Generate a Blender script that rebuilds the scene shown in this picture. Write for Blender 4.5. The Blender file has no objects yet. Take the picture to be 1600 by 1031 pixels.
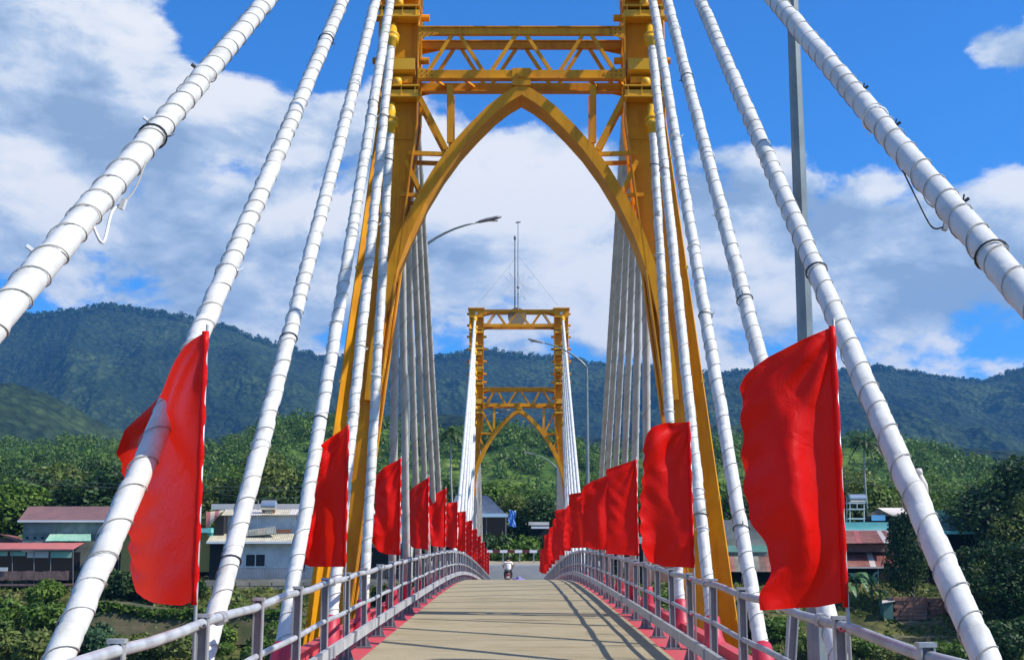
import bpy, math, random
import numpy as np
from mathutils import Vector, Matrix
random.seed(7); np.random.seed(7)
SC = bpy.context.scene
COL = SC.collection
R = math.radians
# ------------------------------------------------------------------ camera, world, sun
PITCH = math.atan((886-515.5)/2085)
CAMX, EYE = 0.0, 10.0
cam = bpy.data.cameras.new('camera'); co = bpy.data.objects.new('camera', cam); COL.objects.link(co)
co.location = (CAMX, 0, EYE); co.rotation_euler = (math.pi/2+PITCH, 0, 0)
cam.sensor_fit = 'HORIZONTAL'; cam.sensor_width = 36; cam.lens = 2085/1600*36
cam.shift_x = -8.5/1600
cam.clip_start = 0.1; cam.clip_end = 12000
SC.camera = co
SUN = Vector((1.0, -0.25, 1.0)).normalized()
SUN_EL = math.asin(SUN.z); SUN_AZ = math.atan2(SUN.x, SUN.y)      # azimuth clockwise from +Y
sl = bpy.data.lights.new('sun', 'SUN'); sl.energy = 5.0; sl.angle = R(0.5); sl.color = (1.0, 0.95, 0.87)
so = bpy.data.objects.new('sun', sl); COL.objects.link(so); so.location = (40, -10, 60)
so.rotation_euler = SUN.to_track_quat('Z', 'Y').to_euler()
SC.view_settings.view_transform = 'Standard'; SC.view_settings.look = 'None'
SC.view_settings.exposure = 0.3; SC.view_settings.gamma = 1.0; SC.view_settings.use_curve_mapping = False
try:
    SC.cycles.volume_bounces = 0; SC.cycles.max_bounces = 6; SC.cycles.transparent_max_bounces = 8
except Exception: pass

class NT:
    """tiny helper to write node trees"""
    def __init__(s, nt): s.nt = nt; s.n = nt.nodes; s.l = nt.links
    def node(s, t, **kw):
        n = s.n.new(t)
        for k, v in kw.items():
            if k == 'inp':
                for kk, vv in v.items():
                    if hasattr(vv, 'is_output') or hasattr(vv, 'links'): s.l.new(vv, n.inputs[kk])
                    else: n.inputs[kk].default_value = vv
            else: setattr(n, k, v)
        return n
    def math(s, op, a, b=None, c=None, clamp=False):
        n = s.n.new('ShaderNodeMath'); n.operation = op; n.use_clamp = clamp
        for i, v in enumerate((a, b, c)):
            if v is None: continue
            if isinstance(v, (int, float)): n.inputs[i].default_value = v
            else: s.l.new(v, n.inputs[i])
        return n.outputs[0]
    def ramp(s, fac, stops):
        n = s.n.new('ShaderNodeValToRGB'); s.l.new(fac, n.inputs[0])
        cr = n.color_ramp
        while len(cr.elements) < len(stops): cr.elements.new(0.5)
        for e, (p, c) in zip(cr.elements, stops): e.position = p; e.color = (*c, 1) if len(c) == 3 else c
        return n.outputs[0]
    def mix(s, fac, a, b, mode='MIX'):
        n = s.n.new('ShaderNodeMix'); n.data_type = 'RGBA'; n.blend_type = mode
        for i, v in ((0, fac), (6, a), (7, b)):
            if isinstance(v, (int, float)): n.inputs[i].default_value = v
            elif isinstance(v, tuple): n.inputs[i].default_value = (*v, 1)
            else: s.l.new(v, n.inputs[i])
        return n.outputs[2]

w = bpy.data.worlds.new('World'); SC.world = w; w.use_nodes = True
T = NT(w.node_tree); w.node_tree.nodes.clear()
sky = T.node('ShaderNodeTexSky', sky_type='NISHITA')
sky.sun_disc = False; sky.sun_elevation = SUN_EL; sky.sun_rotation = SUN_AZ
sky.altitude = 600; sky.air_density = 1.0; sky.dust_density = 0.2; sky.ozone_density = 4.0
tc = T.node('ShaderNodeTexCoord')
sep = T.node('ShaderNodeSeparateXYZ', inp={0: tc.outputs['Generated']})
az = T.math('ARCTAN2', sep.outputs[0], sep.outputs[1])
el = T.math('ARCSINE', sep.outputs[2])
cmb = T.node('ShaderNodeCombineXYZ', inp={0: az, 1: T.math('MULTIPLY', el, 1.5), 2: 0.0})
def ang(x, y):
    a = math.atan((x-808.5)/2085); e = PITCH+math.atan((515.5-y)/2085); return a, e*1.5
dirv = T.node('ShaderNodeVectorMath', operation='MULTIPLY', inp={0: tc.outputs['Generated'], 1: (1, 1, 1.9)})
n1 = T.node('ShaderNodeTexNoise', noise_dimensions='3D', inp={'Vector': dirv.outputs[0], 'Scale': 8.5, 'Detail': 10.0, 'Roughness': 0.57, 'Distortion': 0.25})
dens = T.math('SUBTRACT', n1.outputs[0], 0.5)
dens = T.math('MULTIPLY', dens, 2.9)
# the cumulus and the blue gaps the photograph shows, as soft bumps in azimuth and elevation
BL = [(90,90,.10,.55),(190,190,.085,.35),(60,260,.10,.3),(330,190,.05,.22),(150,380,.12,.45),(440,420,.09,.45),(330,330,.06,.15),
      (650,300,.10,.42),(800,330,.11,.35),(900,240,.06,.32),(980,420,.10,.40),(1160,300,.06,.34),(1250,430,.08,.42),(1420,420,.08,.45),(1560,440,.08,.45),
      (1605,120,.052,1.0),(1560,110,.022,.35),(1480,125,.012,.35),(520,200,.035,.2),(700,430,.1,.3),(1240,270,.03,.3),
      (430,50,.06,-.55),(1400,380,.08,.2),(560,20,.07,-.6),(350,285,.035,-.5),(540,330,.035,-.5),(480,130,.03,-.25),(300,90,.03,-.35),(800,30,.09,-.75),(950,30,.08,-.6),(1180,60,.09,-.8),(1380,100,.10,-.85),
      (1330,230,.07,-.5),(1500,230,.055,-.5),(1530,20,.05,-.55),(740,430,.014,-.25),(1030,300,.02,-.2),(0,0,.02,-.4),(270,60,.03,-.3),(1420,330,.02,-.2)]
for (x, y, r, a) in BL:
    u, v = ang(x, y)
    d = T.node('ShaderNodeVectorMath', operation='DISTANCE', inp={0: cmb.outputs[0], 1: (u, v, 0)})
    q = T.math('DIVIDE', d.outputs['Value'], r)
    q = T.math('EXPONENT', T.math('MULTIPLY', T.math('MULTIPLY', q, q), -1.0))
    dens = T.math('MULTIPLY_ADD', q, a, dens)
mr = T.node('ShaderNodeMapRange', interpolation_type='SMOOTHSTEP', inp={0: dens, 1: 0.04, 2: 0.36, 3: 0.0, 4: 1.0})
cover = mr.outputs[0]
off = T.node('ShaderNodeVectorMath', operation='ADD', inp={0: dirv.outputs[0], 1: (0.035, 0, 0.06)})
n2 = T.node('ShaderNodeTexNoise', noise_dimensions='3D', inp={'Vector': off.outputs[0], 'Scale': 8.5, 'Detail': 7.0, 'Roughness': 0.55, 'Distortion': 0.25})
edge = T.math('SUBTRACT', n1.outputs[0], n2.outputs[0])
n3 = T.node('ShaderNodeTexNoise', noise_dimensions='3D', inp={'Vector': dirv.outputs[0], 'Scale': 3.2, 'Detail': 5.0, 'Roughness': 0.5})
shade = T.math('ADD', T.math('MULTIPLY', edge, 3.6), T.math('MULTIPLY', T.math('SUBTRACT', n3.outputs[0], 0.5), 2.2))
shade = T.math('ADD', shade, 0.57)
ccol = T.ramp(shade, [(0.0, (.33, .45, .63)), (0.4, (.53, .65, .82)), (0.75, (.88, .92, .96)), (1.0, (1.0, 1.0, 1.0))])
ccol = T.mix(1.0, ccol, (10.2, 10.2, 10.2), 'MULTIPLY')
skyc = T.mix(1.0, sky.outputs[0], (0.42, 1.22, 2.05), 'MULTIPLY')
bgc = T.mix(T.math('MULTIPLY', cover, 0.95), skyc, ccol)
bg = T.node('ShaderNodeBackground', inp={0: bgc, 1: 0.083})
wo = T.node('ShaderNodeOutputWorld'); T.l.new(bg.outputs[0], wo.inputs[0])

# ------------------------------------------------------------------ materials
def mat(name, base, rough=.6, metal=0., var=None, vscale=3., bump=0., bscale=20., coords='Object', spec=.5, vlo=.35, vhi=.65, trans=0., island=0., detail=5.):
    m = bpy.data.materials.new(name); m.use_nodes = True; m.node_tree.nodes.clear()
    t = NT(m.node_tree)
    b = t.node('ShaderNodeBsdfPrincipled'); b.inputs['Roughness'].default_value = rough; b.inputs['Metallic'].default_value = metal
    b.inputs['Specular IOR Level'].default_value = spec
    b.inputs['Base Color'].default_value = (*base, 1)
    tcn = t.node('ShaderNodeTexCoord')
    geo = t.node('ShaderNodeNewGeometry')
    vec = geo.outputs['Position'] if coords == 'World' else tcn.outputs['Object']
    colout = None
    if var is not None:
        n = t.node('ShaderNodeTexNoise', inp={'Vector': vec, 'Scale': vscale, 'Detail': detail, 'Roughness': .6})
        colout = t.ramp(n.outputs[0], [(vlo, base), (vhi, var)])
    if island:
        c0 = colout if colout is not None else base
        v = t.math('MULTIPLY_ADD', geo.outputs['Random Per Island'], island*2, 1-island)
        hs = t.node('ShaderNodeHueSaturation', inp={'Value': v})
        if isinstance(c0, tuple): hs.inputs['Color'].default_value = (*c0, 1)
        else: t.l.new(c0, hs.inputs['Color'])
        colout = hs.outputs[0]
    if colout is not None: t.l.new(colout, b.inputs['Base Color'])
    if bump:
        n = t.node('ShaderNodeTexNoise', inp={'Vector': vec, 'Scale': bscale, 'Detail': 6.})
        bp = t.node('ShaderNodeBump', inp={'Strength': bump, 'Distance': .05, 'Height': n.outputs[0]})
        t.l.new(bp.outputs[0], b.inputs['Normal'])
    out = t.node('ShaderNodeOutputMaterial')
    sh = b.outputs[0]
    if trans:
        tr = t.node('ShaderNodeBsdfTranslucent')
        if colout is not None: t.l.new(colout, tr.inputs[0])
        else: tr.inputs[0].default_value = (*base, 1)
        mx = t.node('ShaderNodeMixShader', inp={0: trans}); t.l.new(sh, mx.inputs[1]); t.l.new(tr.outputs[0], mx.inputs[2]); sh = mx.outputs[0]
    t.l.new(sh, out.inputs[0])
    m['base'] = base
    return m
M = {}
M['yellow'] = mat('yellow steel paint', (.84,.37,.004), .5, var=(.66,.26,.008), vscale=1.7, bump=.06, bscale=9, spec=.25)
def yellow_mat():
    m = bpy.data.materials.new('weathered yellow steel paint'); m.use_nodes = True; m.node_tree.nodes.clear(); t = NT(m.node_tree)
    g = t.node('ShaderNodeNewGeometry'); P = g.outputs['Position']
    n = t.node('ShaderNodeTexNoise', inp={'Vector': P, 'Scale': 1.5, 'Detail': 6., 'Roughness': .6})
    c = t.ramp(n.outputs[0], [(.3, (.84,.37,.004)), (.6, (.68,.275,.008)), (.8, (.76,.36,.03))])
    mp = t.node('ShaderNodeVectorMath', operation='MULTIPLY', inp={0: P, 1: (9, 9, .8)})
    n2 = t.node('ShaderNodeTexNoise', inp={'Vector': mp.outputs[0], 'Scale': 1., 'Detail': 5.})
    c = t.mix(.7, c, t.ramp(n2.outputs[0], [(.32, (.74,.68,.62)), (.5, (1,1,1))]), 'MULTIPLY')
    n3 = t.node('ShaderNodeTexNoise', inp={'Vector': P, 'Scale': 4.5, 'Detail': 9., 'Roughness': .75})
    c = t.mix(t.ramp(n3.outputs[0], [(.66, (0,0,0)), (.74, (1,1,1))]), c, (.20,.07,.02))
    b = t.node('ShaderNodeBsdfPrincipled', inp={'Base Color': c, 'Roughness': .5, 'Specular IOR Level': .28})
    bp = t.node('ShaderNodeBump', inp={'Strength': .12, 'Distance': .02, 'Height': n3.outputs[0]}); t.l.new(bp.outputs[0], b.inputs['Normal'])
    o = t.node('ShaderNodeOutputMaterial'); t.l.new(b.outputs[0], o.inputs[0]); return m
M['yellow'] = yellow_mat()
M['yellow_fit'] = mat('bright yellow fitting paint', (.80,.43,.02), .38)
M['rust'] = mat('rusty steel', (.20,.07,.03), .8, var=(.34,.12,.04), vscale=6)
M['sheath'] = mat('white cable sheath', (.65,.64,.59), .5, var=(.43,.41,.35), vscale=3.4, vlo=.50, vhi=.80, bump=.12, bscale=14)
M['sheath_shade'] = mat('shade toned grey cable sheath', (.55,.54,.50), .55, var=(.38,.37,.33), vscale=2.2, vlo=.4, vhi=.75)  # darker copy of the white sheath, shade of the undersides put into its colour
M['string'] = mat('grey cord', (.36,.34,.30), .6)
M['sleeve_red'] = mat('crimson sleeve paint', (.50,.018,.05), .5, var=(.42,.03,.05), vscale=4)
M['blackcord'] = mat('black cord', (.03,.03,.03), .6)
M['whiteplug'] = mat('white plastic', (.8,.8,.78), .4)
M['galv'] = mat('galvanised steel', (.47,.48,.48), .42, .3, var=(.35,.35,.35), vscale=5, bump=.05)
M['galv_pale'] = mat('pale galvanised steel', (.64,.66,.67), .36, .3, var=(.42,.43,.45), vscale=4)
M['post'] = mat('dark grey paint and post shade', (.15,.15,.16), .5, var=(.21,.21,.22), vscale=6)
M['lamp_steel'] = mat('lamp post steel', (.25,.29,.28), .45, .3, var=(.18,.21,.21), vscale=3)
M['redkerb'] = mat('faded red paint', (.62,.045,.07), .62, var=(.46,.09,.085), vscale=2.4, bump=.15, bscale=12)
M['flag'] = None
M['concrete'] = mat('stained concrete', (.34,.31,.26), .9, var=(.16,.15,.11), vscale=.35, bump=.4, bscale=2, coords='World')
M['oldwall'] = mat('brown mossy concrete', (.115,.09,.045), .95, var=(.045,.055,.018), vscale=.55, bump=.5, bscale=2, coords='World', vlo=.38, vhi=.62)
M['pale_wall'] = mat('pale plaster wall', (.62,.62,.60), .85, var=(.36,.36,.33), vscale=.7, vlo=.4, vhi=.75)
M['grey_wall'] = mat('grey plaster wall', (.29,.30,.26), .9, var=(.15,.16,.13), vscale=.8, vlo=.35, vhi=.7)
M['cream_roof'] = mat('cream sheet roof', (.60,.55,.40), .6, var=(.44,.38,.26), vscale=1)
M['maroon_roof'] = mat('maroon sheet roof', (.22,.11,.10), .55, var=(.17,.09,.085), vscale=.6)
M['salmon_roof'] = mat('faded red sheet roof', (.50,.13,.11), .55, var=(.38,.13,.11), vscale=.8)
M['mint_roof'] = mat('mint green sheet', (.22,.48,.33), .5, var=(.36,.55,.42), vscale=.7)
M['teal'] = mat('turquoise paint', (.12,.50,.45), .6, var=(.22,.56,.50), vscale=1)
M['darkteal_roof'] = mat('dark green sheet roof', (.045,.13,.10), .6, var=(.09,.19,.15), vscale=.8)
M['rusty_roof'] = mat('rusty sheet roof', (.24,.07,.05), .7, var=(.36,.16,.12), vscale=.9)
M['pale_sheet'] = mat('pale translucent roof sheet', (.62,.56,.50), .6)
M['bluegrey_roof'] = mat('blue grey tile roof', (.08,.11,.17), .6, var=(.12,.15,.20), vscale=2)
M['paleblue'] = mat('pale blue fascia', (.52,.66,.75), .6)
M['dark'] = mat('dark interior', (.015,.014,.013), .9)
M['wood'] = mat('weathered boards', (.15,.09,.07), .85, var=(.24,.15,.12), vscale=2)
M['white'] = mat('white trim', (.78,.78,.76), .6)
M['ochre'] = mat('ochre wall', (.42,.30,.08), .8)
M['glass'] = mat('dark window glass', (.015,.017,.02), .35, spec=.3)
M['tank'] = mat('stainless tank', (.62,.62,.60), .28, .8)
M['tarp'] = mat('blue tarpaulin', (.05,.18,.55), .5, var=(.15,.32,.65), vscale=2)
M['bluepale'] = mat('sky blue sheet', (.16,.38,.62), .5)
M['brick'] = mat('rough red brick', (.25,.11,.07), .9, var=(.33,.17,.11), vscale=.9, bump=.5, bscale=3)
M['stone'] = mat('retaining stone', (.42,.36,.27), .92, var=(.28,.24,.17), vscale=.8, bump=.4, bscale=3, coords='World')
M['moss'] = mat('mossy soil bank', (.10,.10,.035), .95, var=(.22,.17,.09), vscale=.35, bump=.6, bscale=1.4, coords='World')
M['asphalt'] = mat('worn grey asphalt', (.16,.165,.165), .9, var=(.13,.135,.135), vscale=.5, coords='World')
M['verge'] = mat('sandy verge', (.40,.32,.22), .95, var=(.28,.24,.15), vscale=.7, coords='World')
M['kerbstone'] = mat('pale kerbstone', (.58,.55,.50), .9)
M['water'] = mat('river water', (.05,.07,.05), .08, bump=.15, bscale=.6)
M['bark'] = mat('tree bark', (.16,.13,.10), .9, var=(.09,.075,.06), vscale=2)
M['palm_bark'] = mat('pale palm bark', (.34,.32,.28), .9)
M['barrier_white'] = mat('barrier white paint', (.78,.76,.72), .6)
M['barrier_red'] = mat('barrier dark red paint', (.13,.015,.02), .6)
M['leaf_mid'] = mat('mid green foliage', (.065,.135,.015), .55, var=(.125,.20,.022), vscale=.9, trans=.28, island=.45, spec=.3)
M['leaf_dark'] = mat('dark green foliage', (.024,.058,.012), .55, var=(.046,.092,.018), vscale=.9, trans=.22, island=.45, spec=.3)
M['leaf_lime'] = mat('yellow green foliage', (.11,.17,.030), .55, var=(.17,.19,.045), vscale=.9, trans=.3, island=.4, spec=.3)
M['leaf_blue'] = mat('blue green foliage', (.040,.095,.040), .55, var=(.06,.12,.045), vscale=.9, trans=.25, island=.4, spec=.3)
M['banana'] = mat('banana leaf', (.10,.22,.06), .4, var=(.20,.34,.14), vscale=1.5, trans=.3)
M['orange_leaf'] = mat('orange blossom', (.5,.10,.02), .6, trans=.3, island=.3)
M['skin'] = mat('skin', (.40,.22,.15), .55)
M['shirt'] = mat('white shirt', (.80,.80,.76), .8)
M['trousers'] = mat('dark trousers', (.03,.03,.04), .8)
M['hair'] = mat('black helmet', (.015,.013,.012), .4)
M['scooter'] = mat('dark scooter paint', (.10,.035,.03), .3)
M['tyre'] = mat('black rubber', (.02,.02,.02), .8)
M['purple'] = mat('violet cloth sack', (.16,.13,.42), .8, var=(.30,.28,.60), vscale=8)
M['lamp_glass'] = mat('lamp lens', (.5,.5,.48), .3)
M['led'] = mat('starburst light rods', (.62,.66,.70), .4)
M['disc'] = mat('bronze grey disc', (.30,.25,.16), .6)

def flag_mat():
    m = bpy.data.materials.new('red satin'); m.use_nodes = True; m.node_tree.nodes.clear(); t = NT(m.node_tree)
    tcn = t.node('ShaderNodeTexCoord')
    b = t.node('ShaderNodeBsdfPrincipled', inp={'Base Color': (.82,.006,.003,1), 'Roughness': .40, 'Specular IOR Level': .22})
    b.inputs['Sheen Weight'].default_value = .0; b.inputs['Sheen Tint'].default_value = (1,.3,.3,1)
    mp = t.node('ShaderNodeVectorMath', operation='MULTIPLY', inp={0: tcn.outputs['Object'], 1: (60, 60, 9)})
    n = t.node('ShaderNodeTexNoise', inp={'Vector': mp.outputs[0], 'Scale': 1., 'Detail': 3.})
    n2 = t.node('ShaderNodeTexNoise', inp={'Vector': tcn.outputs['Object'], 'Scale': 6., 'Detail': 4., 'Distortion': .8})
    h = t.math('ADD', t.math('MULTIPLY', n.outputs[0], .12), n2.outputs[0])
    bp = t.node('ShaderNodeBump', inp={'Strength': .5, 'Distance': .03, 'Height': h}); t.l.new(bp.outputs[0], b.inputs['Normal'])
    tr = t.node('ShaderNodeBsdfTranslucent', inp={'Color': (1.,.03,.01,1)})
    mx = t.node('ShaderNodeMixShader', inp={0: .33}); t.l.new(b.outputs[0], mx.inputs[1]); t.l.new(tr.outputs[0], mx.inputs[2])
    o = t.node('ShaderNodeOutputMaterial'); t.l.new(mx.outputs[0], o.inputs[0]); return m
M['flag'] = flag_mat()

def deck_mat():
    m = bpy.data.materials.new('weathered concrete deck'); m.use_nodes = True; m.node_tree.nodes.clear(); t = NT(m.node_tree)
    g = t.node('ShaderNodeNewGeometry'); P = g.outputs['Position']
    n = t.node('ShaderNodeTexNoise', inp={'Vector': P, 'Scale': .8, 'Detail': 8., 'Roughness': .65})
    c = t.ramp(n.outputs[0], [(.3, (.34,.27,.145)), (.55, (.43,.355,.21)), (.75, (.38,.32,.19))])
    n2 = t.node('ShaderNodeTexNoise', inp={'Vector': P, 'Scale': 38., 'Detail': 5., 'Roughness': .7})
    c = t.mix(.5, c, t.ramp(n2.outputs[0], [(.3, (.36,.36,.36)), (.7, (1,1,1))]), 'MULTIPLY')
    mp = t.node('ShaderNodeVectorMath', operation='MULTIPLY', inp={0: P, 1: (.5, 3.2, 1)})
    n3 = t.node('ShaderNodeTexNoise', inp={'Vector': mp.outputs[0], 'Scale': 1.3, 'Detail': 4.})
    c = t.mix(.75, c, t.ramp(n3.outputs[0], [(.34, (.80,.79,.74)), (.5, (1,1,1))]), 'MULTIPLY')
    b = t.node('ShaderNodeBsdfPrincipled', inp={'Base Color': c, 'Roughness': .88})
    bp = t.node('ShaderNodeBump', inp={'Strength': .4, 'Distance': .01, 'Height': n2.outputs[0]}); t.l.new(bp.outputs[0], b.inputs['Normal'])
    o = t.node('ShaderNodeOutputMaterial'); t.l.new(b.outputs[0], o.inputs[0]); return m
M['deck'] = deck_mat()
M['joint'] = mat('dark joint', (.05,.045,.035), .9)

def forest_mat(name, a, b_, c_, s1, s2, bump):
    m = bpy.data.materials.new(name); m.use_nodes = True; m.node_tree.nodes.clear(); t = NT(m.node_tree)
    g = t.node('ShaderNodeNewGeometry'); P = g.outputs['Position']
    n = t.node('ShaderNodeTexNoise', inp={'Vector': P, 'Scale': s1, 'Detail': 6., 'Roughness': .65})
    c = t.ramp(n.outputs[0], [(.35, a), (.52, b_), (.68, c_)])
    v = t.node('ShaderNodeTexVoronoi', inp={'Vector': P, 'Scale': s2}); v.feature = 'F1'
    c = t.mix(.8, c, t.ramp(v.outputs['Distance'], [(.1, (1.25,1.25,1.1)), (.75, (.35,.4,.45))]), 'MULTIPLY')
    n2 = t.node('ShaderNodeTexNoise', inp={'Vector': P, 'Scale': s2*.9, 'Detail': 4., 'Roughness': .7})
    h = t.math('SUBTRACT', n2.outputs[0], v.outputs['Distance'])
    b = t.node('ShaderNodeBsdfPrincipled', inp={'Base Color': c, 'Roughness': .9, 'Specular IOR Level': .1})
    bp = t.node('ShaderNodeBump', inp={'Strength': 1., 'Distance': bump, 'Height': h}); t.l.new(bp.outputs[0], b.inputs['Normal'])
    o = t.node('ShaderNodeOutputMaterial'); t.l.new(b.outputs[0], o.inputs[0]); return m
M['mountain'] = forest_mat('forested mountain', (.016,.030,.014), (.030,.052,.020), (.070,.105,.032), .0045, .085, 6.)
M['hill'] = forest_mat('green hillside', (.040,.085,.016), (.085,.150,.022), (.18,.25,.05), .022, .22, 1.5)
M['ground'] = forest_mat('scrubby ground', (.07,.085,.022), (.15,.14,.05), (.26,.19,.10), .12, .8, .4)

# ------------------------------------------------------------------ mesh helpers
ORG = {}
def reg(o, p): ORG[o.name] = Vector(p)
class MB:
    def __init__(s): s.v = []; s.f = []
    def add(s, vs, fs):
        k = len(s.v); s.v += [tuple(p) for p in vs]; s.f += [tuple(i+k for i in f) for f in fs]; return s
    def box(s, x0, x1, y0, y1, z0, z1):
        vs = [(x0,y0,z0),(x1,y0,z0),(x1,y1,z0),(x0,y1,z0),(x0,y0,z1),(x1,y0,z1),(x1,y1,z1),(x0,y1,z1)]
        return s.add(vs, [(0,3,2,1),(4,5,6,7),(0,1,5,4),(1,2,6,5),(2,3,7,6),(3,0,4,7)])
    def hexa(s, a, b):
        """two quads of four points -> solid"""
        return s.add(list(a)+list(b), [(3,2,1,0),(4,5,6,7),(0,1,5,4),(1,2,6,5),(2,3,7,6),(3,0,4,7)])
    def bar(s, p0, p1, w, h, up=(0,0,1)):
        p0 = Vector(p0); p1 = Vector(p1); d = (p1-p0).normalized(); u = Vector(up)
        sd = d.cross(u)
        if sd.length < 1e-4: sd = d.cross(Vector((0,1,0)))
        sd.normalize(); u = sd.cross(d).normalized(); sd *= w/2; u = u*(h/2)
        return s.hexa([p0-sd-u, p0+sd-u, p0+sd+u, p0-sd+u], [p1-sd-u, p1+sd-u, p1+sd+u, p1-sd+u])
    def tube(s, pts, rad, n=8, cap=True):
        pts = [Vector(p) for p in pts]
        if isinstance(rad, (int, float)): rad = [rad]*len(pts)
        k0 = len(s.v); prev = None
        for i, p in enumerate(pts):
            d = (pts[min(i+1, len(pts)-1)]-pts[max(i-1, 0)]).normalized()
            if prev is None:
                a = d.orthogonal().normalized()
            else:
                a = prev-d*prev.dot(d)
                a = a.normalized() if a.length > 1e-6 else d.orthogonal().normalized()
            prev = a; b = d.cross(a)
            for j in range(n):
                t = 2*math.pi*j/n; q = p+(a*math.cos(t)+b*math.sin(t))*rad[i]; s.v.append(tuple(q))
        for i in range(len(pts)-1):
            for j in range(n):
                a0 = k0+i*n+j; a1 = k0+i*n+(j+1) % n; s.f.append((a0, a1, a1+n, a0+n))
        if cap:
            s.f.append(tuple(k0+j for j in range(n))[::-1]); e = k0+(len(pts)-1)*n; s.f.append(tuple(e+j for j in range(n)))
        return s
    def poly(s, pts, ext):
        """closed polygon pushed along ext"""
        n = len(pts); e = Vector(ext); a = [Vector(p) for p in pts]; b = [p+e for p in a]
        fs = [tuple(range(n))[::-1], tuple(range(n, 2*n))]
        for i in range(n): j = (i+1) % n; fs.append((i, j, n+j, n+i))
        return s.add(a+b, fs)
    def ball(s, c, r, seg=10, rings=7, sc=(1,1,1), jit=0.):
        c = Vector(c); vs = []; fs = []
        for i in range(rings+1):
            ph = math.pi*i/rings
            for j in range(seg):
                th = 2*math.pi*j/seg; k = 1+random.uniform(-jit, jit)
                vs.append((c.x+r*k*sc[0]*math.sin(ph)*math.cos(th), c.y+r*k*sc[1]*math.sin(ph)*math.sin(th), c.z+r*k*sc[2]*math.cos(ph)))
        for i in range(rings):
            for j in range(seg):
                a = i*seg+j; b = i*seg+(j+1) % seg; fs.append((a, a+seg, b+seg, b))
        return s.add(vs, fs)
    def build(s, name, m, parent=None, smooth=False, org=None, bevel=0.):
        me = bpy.data.meshes.new(name)
        o0 = ORG[parent.name] if parent is not None else Vector(org if org is not None else (0,0,0))
        me.from_pydata([(x-o0.x, y-o0.y, z-o0.z) for x, y, z in s.v], [], s.f)
        me.validate()
        o = bpy.data.objects.new(name, me); COL.objects.link(o)
        if parent is not None: o.parent = parent
        else: o.location = o0
        reg(o, o0)
        for mm in (m if isinstance(m, (list, tuple)) else [m]): me.materials.append(mm)
        if smooth:
            me.polygons.foreach_set('use_smooth', [True]*len(me.polygons))
        if bevel:
            b = o.modifiers.new('bevel', 'BEVEL'); b.width = bevel; b.segments = 1; b.limit_method = 'ANGLE'
        return o
def tag(o, label=None, cat=None, group=None, kind=None):
    if label: o['label'] = label
    if cat: o['category'] = cat
    if group: o['group'] = group
    if kind: o['kind'] = kind
    return o
def empty(name, loc, label, cat, group=None):
    o = bpy.data.objects.new(name, None); COL.objects.link(o); o.location = loc; o.empty_display_size = .3
    reg(o, loc); return tag(o, label, cat, group)
def copy_tree(o, loc=None, label=None, parent=None, first=True):
    c = o.copy(); COL.objects.link(c)
    if not first: c.parent = parent
    if loc is not None: c.location = loc
    if label: c['label'] = label
    reg(c, c.location if first else (0,0,0))
    for ch in list(o.children): copy_tree(ch, parent=c, first=False)
    return c
def at(x, y, Y):
    """photograph pixel -> point at distance Y from the camera"""
    f = 2085; cp = math.cos(PITCH); sp = math.sin(PITCH)
    a = (x-808.5)/f; b = (515.5-y)/f
    ry = cp-b*sp; rz = sp+b*cp; k = Y/ry
    return Vector((CAMX+a*k, Y, EYE+rz*k))
def railz(Y): return EYE+.6-.0305*(math.sqrt((Y-52.4)**2+225)-15)-.005*max(0, 16-max(Y, 0))
def deckz(Y): return railz(Y)-1.09
Y0, Y1 = -6., 113.5

# value noise for terrain
def vnoise(x, y, seed):
    xi = np.floor(x).astype(np.int64); yi = np.floor(y).astype(np.int64); fx = x-xi; fy = y-yi
    fx = fx*fx*(3-2*fx); fy = fy*fy*(3-2*fy)
    def h(a, b):
        n = (a*374761393+b*668265263+seed*974634777) & 0xffffffff
        n = ((n ^ (n >> 13))*1274126177) & 0xffffffff
        return ((n ^ (n >> 16)) & 0xffff)/65535.
    return (h(xi,yi)*(1-fx)+h(xi+1,yi)*fx)*(1-fy)+(h(xi,yi+1)*(1-fx)+h(xi+1,yi+1)*fx)*fy
def fbm(x, y, sc, oct=5, seed=1, gain=.5, ridge=False):
    r = np.zeros_like(x, dtype=float); a = 1.; tot = 0
    for i in range(oct):
        n = vnoise(x/sc*2**i+17.3*i, y/sc*2**i+5.1*i, seed+i)
        if ridge: n = 1-np.abs(2*n-1)
        r += a*n; tot += a; a *= gain
    return r/tot
def grid_mesh(name, xs, ys, zf, m, kind='structure'):
    X, Yy = np.meshgrid(xs, ys); Z = zf(X, Yy); nx, ny = len(xs), len(ys)
    me = bpy.data.meshes.new(name)
    co_ = np.stack([X, Yy, Z], -1).reshape(-1, 3)
    i = np.arange(nx-1)[None, :]+nx*np.arange(ny-1)[:, None]; i = i.reshape(-1)
    q = np.stack([i, i+1, i+1+nx, i+nx], -1)
    fast_mesh(me, co_, q)
    o = bpy.data.objects.new(name, me); COL.objects.link(o); me.materials.append(m); o['kind'] = kind
    me.polygons.foreach_set('use_smooth', np.ones(len(q), bool)); return o
def fast_mesh(me, co_, q):
    k = q.shape[1]
    me.vertices.add(len(co_)); me.vertices.foreach_set('co', co_.astype(np.float32).ravel())
    me.loops.add(q.size); me.loops.foreach_set('vertex_index', q.astype(np.int32).ravel())
    me.polygons.add(len(q)); me.polygons.foreach_set('loop_start', np.arange(0, q.size, k, dtype=np.int32))
    me.update(calc_edges=True)

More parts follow.
